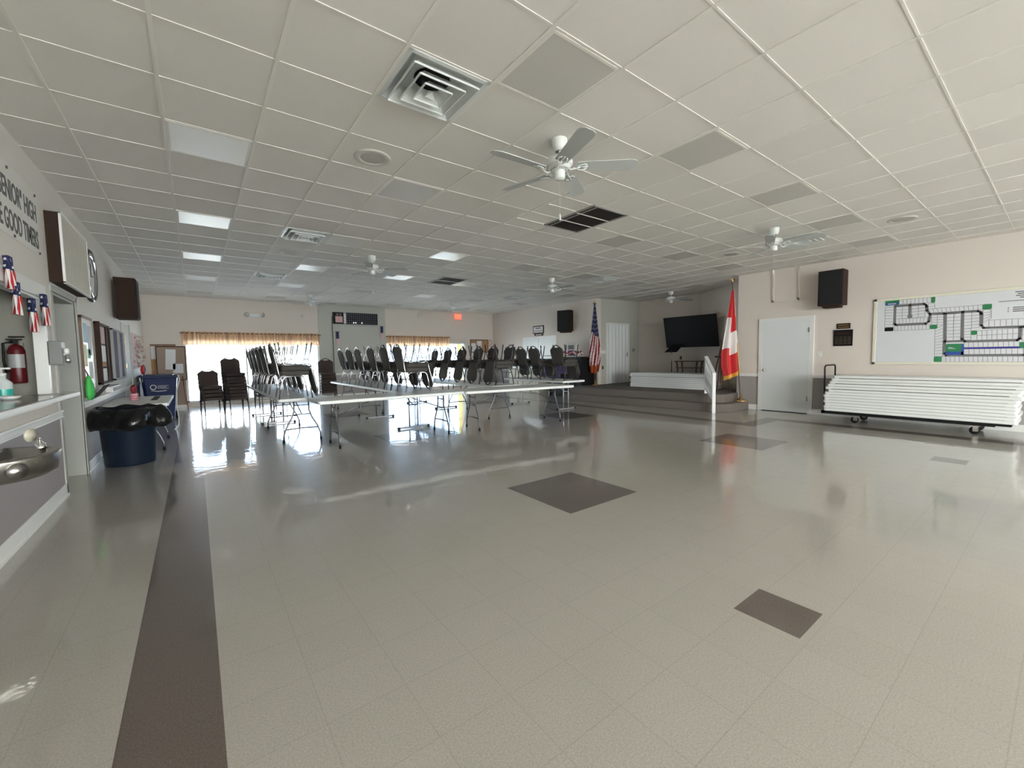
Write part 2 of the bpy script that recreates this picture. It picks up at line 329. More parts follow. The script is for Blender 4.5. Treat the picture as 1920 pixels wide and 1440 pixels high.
b.box(XL, XL+.02, 2.2, 5.86, 1.95, 2.07).box(XL-.07, XL, 2.2, 5.80, 1.93, 1.95).box(XL-.07, XL+.016, 5.76, 5.82, 1.06, 1.97)
struct('trim_15', b, trimw, bevel=.003)
b = MB(); b.box(XL-.18, XL+.012, 7.10, 7.125, 0, 2.06).box(XL, XL+.02, 7.10, 7.17, 0, 2.10).box(XL-.18, XL, 6.12, 7.10, 2.035, 2.06).box(XL, XL+.02, 6.06, 7.17, 2.06, 2.12).box(XL-.02, XL+.016, 6.06, 6.135, 0, 2.06)
struct('trim_16', b, mat('grey green jamb paint', (.36, .37, .345), .6), bevel=.003)
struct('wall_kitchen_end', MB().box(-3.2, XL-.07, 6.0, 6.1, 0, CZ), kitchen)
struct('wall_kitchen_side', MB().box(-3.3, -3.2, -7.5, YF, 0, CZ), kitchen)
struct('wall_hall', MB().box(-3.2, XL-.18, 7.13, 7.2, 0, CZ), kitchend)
# counter top through the serving hatch
t = thing('serving_counter', 'white edged serving counter top in the hatch above the drinking fountain', 'counter', (XL, 4.2, 1.0))
MB().prism([(-.62, -2.0), (.15, -2.0), (.15, 1.95), (.05, 2.06), (-.02, 2.06), (-.02, 1.58), (-.62, 1.58)], .012, .05, fn=None).build('counter_edge', trimw, t, bevel=.004)
MB().box(-.60, .13, -1.98, 1.57, .05, .053).build('counter_surface', greentint, t)
MB().box(0, .05, -2.0, 1.4, -.03, .012).build('support_rail', trimw, t)

# outside
struct('porch_roof', MB().box(-4, 14, YF+W, 18.3, 2.45, 2.55), mat('porch ceiling white', (.8, .8, .78), .8))
struct('ground', MB().box(-25, 40, YF+W, 60, -.25, -.02).box(-25, 40, -45, YN-W, -.25, -.02).box(XR+W, 40, YN-W, 4.6, -.25, -.02), concrete)
b = MB(); b.box(-2, 12, 17.9, 17.95, .88, .93).box(-2, 12, 17.9, 17.95, .1, .14)
for x in (-2, 2.6, 7.2, 11.95): b.box(x, x+.05, 17.9, 17.95, -.02, .93)
for k in range(0, 94): b.box(-2+k*.15, -1.98+k*.15, 17.915, 17.935, .14, .88)
tag(b.build('porch_railing', outw), 'white slatted porch railing outside the far windows', 'railing')
tag(MB().lathe([(.0, 0), (.14, 0), (.14, 2.3), (.09, 2.4), (0, 2.4)], (9.75, 16.9, 0), 16).build('porch_post', yellow), 'yellow porch post outside the right-hand far window', 'post')
b = MB(); b.box(-10, 4.5, 27, 30, 0, 2.6).box(-10.3, 4.8, 26.7, 30.3, 2.6, 2.8)
t = tag(b.build('neighbouring_house', outw), 'pale low house seen faintly through the left far window', 'house')
MB().box(-1, .2, 26.97, 27.0, .9, 1.9).build('window', greyplastic, t)

# ------------------------------------------------------------------ doors
d = struct('door_1', MB().box(XR-.03, XR, 3.42, 4.35, .015, 2.06), doorw, bevel=.003)
MB().box(XR-.034, XR, 3.33, 3.42, 0, 2.13).box(XR-.034, XR, 4.35, 4.43, 0, 2.13).box(XR-.034, XR, 3.42, 4.35, 2.06, 2.13).build('casing', trimw, d, bevel=.004)
MB().lathe([(0, 0), (.026, 0), (.026, .01), (.012, .02), (.012, .045), (.028, .055), (.028, .08), (0, .085)]).build('door_handle', chrome, d)
k = d.children[-1]; k.location = (XR-.03, 4.28, .95); k.rotation_euler = (0, -PI/2, 0)
for z in (.28, 1.78): MB().box(XR-.04, XR-.028, 3.415, 3.435, z, z+.1).build('hinge', chrome, d)
MB().box(XR-.03, XR, 3.42, 4.35, .0, .014).build('threshold', black, d)
# double door on the far stretch of the right wall
d = struct('door_2', MB().box(XR-.025, XR, 11.45, 12.36, .01, 2.03).box(XR-.025, XR, 12.37, 13.26, .01, 2.03), doorw, bevel=.003)
MB().box(XR-.03, XR, 11.37, 11.45, 0, 2.10).box(XR-.03, XR, 13.26, 13.34, 0, 2.10).box(XR-.03, XR, 11.45, 13.26, 2.03, 2.10).build('casing', trimw, d, bevel=.004)
for y in (12.28, 12.46): MB().lathe([(0, 0), (.025, 0), (.025, .05), (0, .06)], seg=12).build('door_handle', chrome, d); k = d.children[-1]; k.location = (XR-.025, y, .95); k.rotation_euler = (0, -PI/2, 0)
# folding door in the alcove
b = MB(); n = 12
for i in range(n):
    xa = 11.1+i*1.05/n; xb = 11.1+(i+1)*1.05/n; ya, yb = (9.395, 9.36) if i % 2 else (9.36, 9.395)
    b.add([(xa, ya, .39), (xb, yb, .39), (xb, yb, 2.36), (xa, ya, 2.36)], [(0, 1, 2, 3)])
d = struct('door_3', b, doorw)
MB().box(11.03, 11.10, 9.36, 9.40, .38, 2.43).box(12.15, 12.22, 9.36, 9.40, .38, 2.43).box(11.1, 12.15, 9.36, 9.40, 2.36, 2.43).build('casing', trimw, d, bevel=.004)
MB().box(12.04, 12.10, 9.33, 9.36, 1.3, 1.42).build('door_handle', chrome, d)

# hatch panel with trim high on the right wall
t = thing('access_panel', 'beige painted access panel high on the right wall above the white door', 'wall panel', (XR, 3.9, 2.85))
MB().box(-.006, 0, -.25, .25, -.33, .33).build('panel', wallp, t)
MB().box(-.03, 0, -.27, -.235, -.36, .36).box(-.03, 0, .235, .27, -.36, .36).box(-.03, 0, -.27, .27, -.36, -.325).build('moulding', wallp, t)

# ------------------------------------------------------------------ stage
def stage_poly(a, rad):
    return a
s0 = [(9.02, 9.38), (9.02, 8.75), (9.40, 5.10)]+[(9.40+.45*(1-math.cos(t)), 5.10-.50*math.sin(t)) for t in [PI/12*i for i in range(1, 7)]]+[(10.58, 4.62), (10.60, 4.90), (10.60, 9.38)]
s1 = [(9.30, 9.38), (9.30, 8.85), (9.66, 5.25)]+[(9.66+.35*(1-math.cos(t)), 5.25-.38*math.sin(t)) for t in [PI/12*i for i in range(1, 7)]]+[(10.58, 4.88), (10.80, 4.95), (11.25, 4.97), (12.76, 7.10), (12.78, 9.38)]
st = thing('stage', 'carpeted two step corner stage with rounded front corner in the alcove', 'stage', (0, 0, 0))
MB().prism(s0, 0.001, .19).build('lower_step', carpet, st, bevel=.012)
MB().prism(s1, .002, .38).build('platform', carpet, st, bevel=.012)

# white railing on the stage steps
t = thing('stage_railing', 'white wooden handrail with lattice panel on the stage steps', 'railing', (9.27, 4.80, 0))
e = Vector((9.92, 5.34, 0))-Vector((9.27, 4.80, 0)); L_ = e.length; dd = e.normalized(); an = math.atan2(dd.y, dd.x)
t.rotation_euler = (0, 0, an)
MB().box(-.03, .03, -.035, .035, 0, .90).box(-.04, .04, -.045, .045, .90, .915).build('post', white, t, bevel=.004)
MB().box(L_-.03, L_+.03, -.03, .03, .38, 1.26).build('post', white, t, bevel=.004)
MB().add([(0, -.04, .86), (L_, -.04, 1.24), (L_, .04, 1.24), (0, .04, .86), (0, -.04, .905), (L_, -.04, 1.285), (L_, .04, 1.285), (0, .04, .905)], [(0, 1, 2, 3), (4, 5, 6, 7), (0, 1, 5, 4), (3, 2, 6, 7), (0, 3, 7, 4), (1, 2, 6, 5)]).build('handrail', white, t)
b = MB(); b.add([(.03, -.02, .28), (L_-.03, -.02, .48), (L_-.03, .02, .48), (.03, .02, .28), (.03, -.02, .33), (L_-.03, -.02, .53), (L_-.03, .02, .53), (.03, .02, .33)], [(0, 1, 2, 3), (4, 5, 6, 7), (0, 1, 5, 4), (3, 2, 6, 7), (0, 3, 7, 4), (1, 2, 6, 5)])
for i in range(9):
    x = .06+(L_-.12)*i/8; za = .30+.2*x/L_; zb = .87+.38*x/L_; b.tube([(x, -.008, za), (min(L_, x+.12), -.008, min(zb, za+.55))], .011, 4); b.tube([(x, .008, zb), (min(L_, x+.12), .008, max(za, zb-.55))], .011, 4)
b.build('lattice_panel', white, t)

# ------------------------------------------------------------------ ceiling things
def cellc(i, j): return (GX0+GS*(i+.5), GY0+GS*(j+.5))
def make_light(near):
    t = thing('ceiling_light', '', 'ceiling light'); a = GS/2-.014
    MB().box(-a, a, -a, -a+.02, -.006, 0).box(-a, a, a-.02, a, -.006, 0).box(-a, -a+.02, -a, a, -.006, 0).box(a-.02, a, -a, a, -.006, 0).build('frame', grid_m, t)
    MB().box(-a+.02, a-.02, -a+.02, a-.02, -.0045, -.001).build('diffuser', near, t); return t
lcols = {1: 'leftmost', 4: 'second from the left', 7: 'third from the left', 10: 'fourth from the left', 13: 'fifth from the left', 16: 'rightmost'}
lrows = {-2: 'row nearest the camera', 2: 'second row of lights', 6: 'third row of lights', 10: 'fourth row of lights', 14: 'fifth row of lights', 18: 'row nearest the far wall'}
LA = make_light(lens); LB = make_light(lens_dim); used = {0: False, 1: False}
for j in lrows:
    for i in lcols:
        if (i, j) in ((7, 2), (1, -2)): continue
        k = 0 if (i, j) in ((1, 2), (1, 6), (1, 10), (1, 14), (4, 6), (4, 10), (4, 14), (7, 6), (7, 10), (10, 10), (10, 14), (7, 18)) else 1  # bright copy for panels that reflect the windows, dim copy elsewhere
        src = (LA, LB)[k]; x, y = cellc(i, j); lab = '%s flat square ceiling light in the %s' % (lcols[i], lrows[j])
        if not used[k]: o = src; used[k] = True; o.location = (x, y, CZ); o['label'] = lab
        else: o = dup(src, (x, y, CZ), None, lab)
        o['group'] = 'square ceiling lights'
for (x, y, lab) in ((11.2, 6.4, 'square ceiling light above the right side of the stage'), (11.2, 8.85, 'square ceiling light above the back left of the stage')):
    o = dup(LB, (x, y, CZ), None, lab); o['group'] = 'square ceiling lights'
# square louvred vents
def make_vent():
    t = thing('ceiling_vent', '', 'ceiling vent'); a = GS/2-.012
    fr = MB(); fr.box(-a, a, -a, -a+.03, -.008, 0).box(-a, a, a-.03, a, -.008, 0).box(-a, -a+.03, -a, a, -.008, 0).box(a-.03, a, -a, a, -.008, 0); fr.build('frame', ventw, t)
    b = MB(); a2 = a-.03
    b.add([(-a2, -a2, -.002), (a2, -a2, -.002), (a2, a2, -.002), (-a2, a2, -.002), (-.19, -.19, .065), (.19, -.19, .065), (.19, .19, .065), (-.19, .19, .065)], [(0, 1, 5, 4), (1, 2, 6, 5), (2, 3, 7, 6), (3, 0, 4, 7)])
    b.build('housing', ventw, t)
    MB().box(-.19, .19, -.19, .19, .066, .07).build('top_plate', ventw, t); MB().lathe([(0, .062), (.125, .062), (.125, .064), (0, .064)], seg=28).build('duct_opening', black, t)
    for o_, i_, z0, z1 in ((.235, .175, -.03, .03), (.168, .112, -.038, .022), (.10, .05, -.042, .01)):
        q = MB(); vs = [(-o_, -o_, z0), (o_, -o_, z0), (o_, o_, z0), (-o_, o_, z0), (-i_, -i_, z1), (i_, -i_, z1), (i_, i_, z1), (-i_, i_, z1)]
        q.add(vs, [(0, 1, 5, 4), (1, 2, 6, 5), (2, 3, 7, 6), (3, 0, 4, 7)])
        q.box(-o_, o_, -o_-.004, -o_+.002, z0-.012, z0).box(-o_, o_, o_-.002, o_+.004, z0-.012, z0).box(-o_-.004, -o_+.002, -o_, o_, z0-.012, z0).box(o_-.002, o_+.004, -o_, o_, z0-.012, z0)
        q.build('louvre', ventw, t)
    MB().add([(-.042, -.042, -.046), (.042, -.042, -.046), (.042, .042, -.046), (-.042, .042, -.046), (0, 0, -.02)], [(0, 1, 4), (1, 2, 4), (2, 3, 4), (3, 0, 4)]).build('centre_cone', ventw, t)
    return t
V = make_vent(); first = True
CEILHOLE = []
for i, j, lab in ((3, -1, 'large louvred square ceiling vent nearest the camera'), (3, 6, 'louvred ceiling vent between the near left ring speaker and a square light'), (3, 12, 'louvred ceiling vent farthest back on the left'),
                  (14, -1, 'louvred ceiling vent behind the blades of the right-hand ceiling fan'), (14, 6, 'louvred ceiling vent in front of the stage, beside a square light'), (14, 12, 'louvred ceiling vent nearest the far right corner')):
    x, y = cellc(i, j); z = CZ+.0; CEILHOLE.append((x, y))
    if first: o = V; first = False; o.location = (x, y, z); o['label'] = lab
    else: o = dup(V, (x, y, z), None, lab)
    o['group'] = 'louvred ceiling vents'
# cut recesses for the vents out of the ceiling slab
ce = bpy.data.objects['ceiling']; me = ce.data; me.clear_geometry()
xs_ = sorted({-3.4, 13.0}|{round(x+s*(GS/2-.02), 4) for x, y in CEILHOLE for s in (-1, 1)}); ys_ = sorted({-7.7, 15.8}|{round(y+s*(GS/2-.02), 4) for x, y in CEILHOLE for s in (-1, 1)})
c = MB()
for i in range(len(xs_)-1):
    for j in range(len(ys_)-1):
        cx, cy = (xs_[i]+xs_[i+1])/2, (ys_[j]+ys_[j+1])/2
        if any(abs(cx-x) < .3 and abs(cy-y) < .3 for x, y in CEILHOLE): continue
        c.add([(xs_[i], ys_[j], CZ), (xs_[i+1], ys_[j], CZ), (xs_[i+1], ys_[j+1], CZ), (xs_[i], ys_[j+1], CZ)], [(0, 3, 2, 1)])
c.box(-3.4, 13.0, -7.7, 15.8, CZ+.13, CZ+.2)
me.from_pydata(c.v, [], c.f)
# return air grilles
def ret(x0, x1, y0, y1, n, lab):
    t = thing('return_grille', lab, 'air grille', ((x0+x1)/2, (y0+y1)/2, CZ), 0, 'dark return air grilles'); a, c_ = (x1-x0)/2, (y1-y0)/2
    MB().box(-a, a, -c_, -c_+.025, -.012, 0).box(-a, a, c_-.025, c_, -.012, 0).box(-a, -a+.025, -c_, c_, -.012, 0).box(a-.025, a, -c_, c_, -.012, 0).build('frame', silverline, t)
    MB().box(-a+.02, a-.02, -c_+.02, c_-.02, -.003, 0).build('filter', darkslat, t)
    s = MB(); m_ = int((x1-x0)/.022)
    for k in range(1, m_): s.box(-a+k*.022-.002, -a+k*.022+.002, -c_+.02, c_-.02, -.011, -.003)
    s.build('slats', darkslat, t); tag(t.children[-1], kind='stuff')
    for k in range(1, n): MB().box(-a, a, -c_+2*c_*k/n-.006, -c_+2*c_*k/n+.006, -.014, -.003).build('bar', grid_m, t)
ret(4.07, 4.73, 3.66, 4.60, 3, 'long dark return air grille below the near ceiling fan')
ret(4.71, 5.35, 8.82, 9.72, 2, 'dark return air grille farther back, beside a square light')
MB_ = MB().box(3.56, 4.05, 3.95, 4.0, CZ-.005, CZ).box(3.56, 4.05, 4.58, 4.6, CZ-.006, CZ); struct('trim_20', MB_, grid_m)
# round ceiling speakers
def make_cs():
    t = thing('ceiling_speaker', '', 'ceiling speaker')
    MB().lathe([(.165, 0), (.165, -.008), (.15, -.014), (.115, -.014), (.11, -.006)], seg=32).build('rim', mat('ivory rim', (.55, .53, .48), .5), t)
    MB().lathe([(.112, -.006), (.08, -.012), (0, -.014)], seg=32).build('grille', mat('ivory grille', (.45, .44, .40), .6), t); return t
CS = make_cs()
for k, (x, y, lab) in enumerate(((1.42, 4.0, 'round ceiling speaker to the left of the nearest ceiling fan'), (1.42, 8.3, 'round ceiling speaker with pale ring between two vents on the left'), (8.2, 3.97, 'round ceiling speaker left of the right-hand ceiling fan'), (8.16, 1.54, 'round ceiling speaker at the right, nearest the map wall'))):
    if k == 0: CS.location = (x, y, CZ); CS['label'] = lab; CS['group'] = 'round ceiling speakers'
    else: dup(CS, (x, y, CZ), None, lab)
# ceiling fans
def make_fan():
    t = thing('ceiling_fan', '', 'ceiling fan', group='white ceiling fans')
    MB().lathe([(.035, -.10), (.05, -.095), (.062, -.07), (.068, -.02), (.068, 0)]).build('canopy', fanw, t)
    MB().lathe([(.011, -.16), (.011, -.09)], seg=12).build('downrod', fanw, t)
    MB().lathe([(.0, -.15), (.04, -.15), (.10, -.165), (.115, -.19), (.115, -.225), (.09, -.255), (.06, -.265), (0, -.265)], seg=32).build('motor_housing', fanw, t)
    s = MB()
    for k in range(40):
        a = 2*PI*k/40; s.tube([(.112*math.cos(a), .112*math.sin(a), -.228), (.075*math.cos(a), .075*math.sin(a), -.262)], .0025, 4)
    s.build('vent_slots', mat('vent shadow grey', (.12, .12, .12), .6), t); tag(t.children[-1], kind='stuff')
    MB().lathe([(0, -.262), (.045, -.262), (.047, -.27), (.047, -.325), (.04, -.335), (0, -.337)]).build('switch_housing', fanw, t)
    for k in range(5):
        a = 2*PI*k/5; R_ = Matrix.Rotation(a, 3, 'Z') @ Matrix.Rotation(math.radians(-12), 3, 'X')
        iron = MB()
        iron.tube([R_ @ Vector(p) for p in ((.05, 0, -.262), (.09, 0, -.285), (.14, 0, -.275), (.17, 0, -.262))], .007, 6)
        for sgn in (-1, 1): iron.tube([R_ @ Vector(p) for p in ((.13, 0, -.276), (.16, .03*sgn, -.268), (.20, .04*sgn, -.262), (.225, .022*sgn, -.26))], .005, 6)
        iron.tube([R_ @ Vector(p) for p in ((.17, 0, -.262), (.235, 0, -.26))], .006, 6)
        ir = iron.build('blade_iron', fanw, t)
        poly = [(.15, -.055), (.60, -.072), (.64, -.06), (.66, -.03), (.66, .03), (.64, .06), (.60, .072), (.15, .055), (.14, 0)]
        MB().prism(poly, -.256, -.250, fn=lambda x, y, z, R_=R_: R_ @ Vector((x, y, z))).build('blade', mat('pale grey fan blade', (.50, .52, .51), .5), t)
    return t
FN = make_fan()
CHN = MB().tube([(.0, 0, -.335), (0, 0, -.60)], .0014, 4).lathe([(0, -.66), (.008, -.65), (.009, -.62), (.004, -.60), (0, -.60)], seg=10)
fans = [(2.625, 2.755, 34, 'white ceiling fan nearest the camera, in front of a large vent'), (2.68, 7.77, 35, 'white ceiling fan near the dark light panels, halfway down the left side'), (7.0, 7.64, 67, 'white ceiling fan in the middle of the room near the stage'),
        (2.75, 13.25, -159, 'white ceiling fan in front of the left far window'), (7.12, 12.8, 20, 'white ceiling fan just above the red exit sign'), (11.5, 7.3, 115, 'white ceiling fan above the stage'), (7.08, 2.78, -158, 'white ceiling fan at the right, beside a vent')]
for k, (x, y, a, lab) in enumerate(fans):
    if k == 0: o = FN; FN.location = (x, y, CZ); FN.rotation_euler = (0, 0, math.radians(a)); FN['label'] = lab
    else: o = dup(FN, (x, y, CZ), (0, 0, math.radians(a)), lab)
    if k in (0, 6): ch = CHN.build('pull_chain', fanw, o); ch.location = (0, 0, -.02 if k else -.03)

# ------------------------------------------------------------------ folding tables
TL, TW, TH = 2.44, .76, .74
def leg_wish(x):   # wishbone leg frame at x, spreading along local y
    b = MB()
    for s in (-1, 1): b.tube([(x, .11*s, .70), (x, .11*s, .52), (x, .15*s, .40), (x, .235*s, .24), (x, .275*s, .12), (x, .28*s, .012)], .0125, 8)
    b.tube([(x, -.245, .215), (x, 0, .225), (x, .245, .215)], .011, 8).tube([(x, -.11, .60), (x, .11, .60)], .009, 6)
    b.tube([(x, -.24, .70), (x, .24, .70)], .011, 8)
    return b
def leg_tee(x):
    b = MB()
    for s in (-1, 1): b.tube([(x, .085*s, .70), (x, .085*s, .03)], .013, 8)
    b.box(x-.018, x+.018, -.30, .30, .012, .04)
    b.tube([(x, -.24, .70), (x, .24, .70)], .011, 8)
    return b
def folding_table(loc, rz, lab, kind='wish', group='white folding tables set up in the room', L=TL, legc=None):
    t = thing('folding_table', lab, 'table', loc, rz, group); lm = legc or legm
    top = MB(); top.prism(rrect(-L/2, L/2, -TW/2, TW/2, .04), TH-.045, TH); top.build('tabletop', white, t, bevel=.008)
    MB().box(-L/2+.03, L/2-.03, -TW/2+.03, TW/2-.03, TH-.052, TH-.044).build('underframe', greyplastic, t)
    for s in (-1, 1):
        x = s*(L/2-.30); f = (leg_wish if kind == 'wish' else leg_tee)(x).build('leg_frame', lm, t)
        if kind == 'wish':
            for q in (-1, 1): MB().lathe([(0, 0), (.017, 0), (.017, .05), (.0, .05)], (x, .28*q, 0), 10).build('foot_cap', black, f)
        else:
            for q in (-1, 1): MB().box(x-.022, x+.022, .30*q-.02, .30*q+.02, 0, .045).build('foot_cap', black, f)
        b = MB(); xm = s*(L/2-.95); b.tube([(xm, .0, .69), (x, 0, .45)], .009, 6)
        if kind == 'wish': b.tube([(x, -.125, .45), (x, .125, .45)], .009, 6)
        else: b.tube([(x, -.085, .45), (x, .085, .45)], .009, 6)
        b.build('brace', lm, t)
    return t
# front row (two tables end to end), three columns behind
folding_table((2.60, 6.84, 0), 0, 'bare white folding table, left table of the empty front row')
folding_table((5.03, 6.62, 0), math.radians(-6), 'bare white folding table, right table of the empty front row')
CX = {'L': 1.36, 'M': 3.30, 'N': 5.28, 'R': 7.36}
c90 = PI/2
folding_table((CX['L'], 7.26+1.22+.02, 0), c90, 'folding table loaded with upturned chairs, near table of the leftmost column')
folding_table((CX['L'], 10.97, 0), c90, 'folding table loaded with chairs, far table of the leftmost column', 'tee')
folding_table((CX['M'], 8.47, 0), c90, 'folding table loaded with chairs, near table of the second column from the left', 'tee')
folding_table((CX['M'], 10.93, 0), c90, 'folding table loaded with chairs, far table of the second column from the left', 'wish')
folding_table((CX['N'], 8.42, 0), c90, 'folding table loaded with chairs, near table of the third column from the left')
folding_table((CX['N'], 10.88, 0), c90, 'folding table loaded with chairs, far table of the third column from the left', 'tee')
folding_table((CX['R'], 8.48, 0), c90, 'folding table loaded with chairs, rightmost table nearest the stage', 'tee', legc=mat('pale grey leg', (.42, .42, .44), .4, metal=.5))

# ------------------------------------------------------------------ banquet chairs
SZ = .435
def make_chair(name, fab, met):
    t = thing(name, '', 'chair')
    MB().prism(rrect(-.21, .21, -.205, .205, .05), SZ-.075, SZ).build('seat', fab, t, bevel=.018)
    th = math.radians(11); pz = .36
    def bk(u, y, d): # back plane: u height along the back, y across, d thickness forward
        return Vector((-.215-(u)*math.sin(th)+d*math.cos(th), y, pz+u*math.cos(th)+d*math.sin(th)))
    def out(k=1.0, top=.49):
        pts = []
        for u, h in ((.05, .15), (.18, .172), (.30, .19), (.365, .197), (.40, .185), (.435, .14)): pts.append((u, h*k))
        return pts
    side = out(); poly = [(h, u) for u, h in side]+[(.085, .463), (.062, .452), (.03, .443), (-.03, .443), (-.062, .452), (-.085, .463)]+[(-h, u) for u, h in side[::-1]]
    MB().prism([(y, u) for y, u in poly], -.022, .022, fn=lambda y, u, d: bk(u, y, d)).build('backrest', fab, t, bevel=.01)
    fr = [(u, h+.012) for u, h in side]+[(.47, .10), (.50, .045), (.508, 0)]
    path = [bk(-.0, .17, 0)]+[bk(u, h, 0) for u, h in fr]+[bk(u, -h, 0) for u, h in fr[-2::-1]]+[bk(-.0, -.17, 0)]
    MB().tube([(-.17, .19, .335), (-.20, .18, .345)]+path+[(-.20, -.18, .345), (-.17, -.19, .335)], .0115, 8).build('back_frame', met, t)
    for s in (-1, 1):
        MB().tube([(-.235, .20*s, 0), (-.20, .198*s, .20), (-.175, .195*s, .30), (-.14, .192*s, .345), (0, .19*s, .352)], .0115, 8).build('leg', met, t)
        MB().tube([(.235, .20*s, 0), (.205, .198*s, .20), (.185, .195*s, .30), (.15, .192*s, .345), (0, .19*s, .352)], .0115, 8).build('leg', met, t)
    MB().tube([(-.19, -.196, .26), (-.19, .196, .26)], .008, 6).build('stretcher', met, t)
    MB().tube([(.19, -.19, .335), (.19, .19, .335)], .008, 6).build('stretcher', met, t)
    return t
CH = {'s': make_chair('banquet_chair', fabric, silver), 'b': make_chair('banquet_chair', fabric, blackmet), 'w': make_chair('banquet_chair', fabric2, blackmet)}
usedc = {}
def place(kind, loc, rot, lab, grp):
    if not usedc.get(kind): o = CH[kind]; usedc[kind] = True; o.location = loc; o.rotation_euler = rot; o['label'] = lab; o['group'] = grp; return o
    return dup(CH[kind], loc, rot, lab, grp)
colname = {'L': 'leftmost column of tables', 'M': 'second column of tables from the left', 'N': 'third column of tables', 'R': 'rightmost table'}
colch = {'L': ('s', 1, 1.24, [7.45, 8.60, 9.20, 9.80, 10.45, 11.05]), 'M': ('s', 1, 3.17, [7.22, 7.90, 8.65, 9.50, 10.17, 10.86]), 'N': ('b', -1, 5.30, [7.50, 8.15, 8.80, 9.58, 10.35, 11.15]), 'R': ('b', 1, 7.24, [7.46, 8.30, 8.84, 9.4])}
for c_, (kd, fc, x, ysl) in colch.items():
    for n, y in enumerate(ysl):
        kk = 'b' if (c_ == 'M' and n == 1) else kd
        jit = random.uniform(-.06, .06)
        place(kk, (x, y, TH), (0, 0, (0 if fc > 0 else PI)+jit), 'upright banquet chair on the %s, %s from the camera' % (colname[c_], ORD[n]), 'upright chairs on the tables')
        place(kk, (x+fc*.015, y+random.uniform(-.03, .03), TH+2*SZ+.002), (PI, 0, (PI if fc > 0 else 0)+jit), 'upturned banquet chair on the %s, %s from the camera' % (colname[c_], ORD[n]), 'upturned chairs on the tables')
def stack(x, y, rz, n, dz, kd, where):
    for k in range(n):
        place(kd, (x-.012*k*math.cos(rz), y-.012*k*math.sin(rz), k*dz), (0, 0, rz), 'stacked banquet chair %s, %s from the floor' % (where, ORD[k]), 'chairs stacked on the floor')
stack(.30, 13.0, math.radians(-80), 4, .095, 'w', 'farthest left in front of the window')
stack(.80, 12.75, math.radians(-78), 8, .085, 'w', 'second from the left in front of the window')
stack(1.50, 13.3, math.radians(-82), 9, .085, 'w', 'third from the left, partly behind the tables')
stack(3.12, 13.2, math.radians(-95), 7, .085, 'w', 'at the right end of the left window')

# ------------------------------------------------------------------ stacks of folded tables
def make_folded():
    t = thing('folded_table', '', 'folded table')
    MB().prism(rrect(-TW/2, TW/2, -TL/2, TL/2, .04), 0, .0515).build('tabletop', white, t, bevel=.006)
    b = MB(); b.box(-TW/2-.0005, TW/2+.0005, -TL/2+.12, TL/2-.10, .0, .010); b.build('gap_line', legm, t)  # strip that draws the gap line between stacked tables
    return t
FT = make_folded(); fu = False; darkgap = mat('grey table edge seam', (.50, .53, .53), .6)
FT2 = make_folded(); fl = [c for c in FT2.children if c.name.startswith('gap_line')][0]; fl.data.materials.clear(); fl.data.materials.append(darkgap); fu2 = False
def tstack(x, y, z, rz, n, dz, where, grp, sh):
    global fu, fu2
    for k in range(n):
        lab = 'folded white table %s from the bottom of the stack %s' % (ORD[k], where); dx, dy = sh(k)
        loc = (x+dx, y+dy, z+k*dz)
        dark = k >= n-(6 if n > 10 else 2) and k % 2 == 0; src = FT if dark else FT2
        if (dark and not fu) or (not dark and not fu2):
            o = src; o.location = loc; o.rotation_euler = (0, 0, rz); o['label'] = lab; o['group'] = grp
            if dark: fu = True
            else: fu2 = True
        else: dup(src, loc, (0, 0, rz), lab, grp)
rs = [0, .008, -.012, .01, .0, .012, -.008, -.06, .035, .0, -.03, -.05, -.07]
tstack(10.14, 1.66, .205, 0, 13, .0525, 'on the black cart', 'folded tables on the cart', lambda k: (.005*math.sin(k*2.1), (rs[k] if k < 8 else -.03*(k-8)-.02)))
tstack(11.05, 6.90, .381, math.radians(4), 8, .0525, 'on the stage', 'folded tables stacked on the stage', lambda k: (.01*math.sin(k*1.7), .02*math.sin(k*2.3)))
# cart
t = thing('table_cart', 'long black wheeled cart carrying the stack of folded tables', 'cart', (10.14, 1.66, 0))
MB().box(-.36, .36, -1.16, 1.20, .165, .205).box(-.38, -.36, -1.0, 1.25, .15, .205).box(.36, .38, -1.0, 1.25, .15, .205).box(-.38, .38, 1.2, 1.25, .15, .205).build('deck', black, t)
MB().tube([(-.30, 1.225, .2)]+[(-.30+.06*(1-math.cos(a)), 1.235, 1.02+.06*math.sin(a)) for a in [PI/8*i for i in range(5)]]+[(.30-.06*(1-math.cos(a)), 1.235, 1.02+.06*math.sin(a)) for a in [PI/8*i for i in range(4, -1, -1)]]+[(.30, 1.225, .2)], .014, 8).build('handle', black, t)
for sx in (-.29, .27):
    for sy in (-.80, .72):
        c_ = MB(); c_.box(sx-.03, sx+.03, sy-.03, sy+.03, .14, .165); c_.box(sx-.026, sx-.02, sy-.02, sy+.04, .05, .14).box(sx+.02, sx+.026, sy-.02, sy+.04, .05, .14)
        ca = c_.build('caster', chrome, t)
        wh = MB().lathe([(0, -.016), (.055, -.016), (.062, -.01), (.062, .01), (.055, .016), (0, .016)], seg=20).build('wheel', black, ca); wh.rotation_euler = (0, PI/2, 0); wh.location = (sx, sy+.02, .0625)

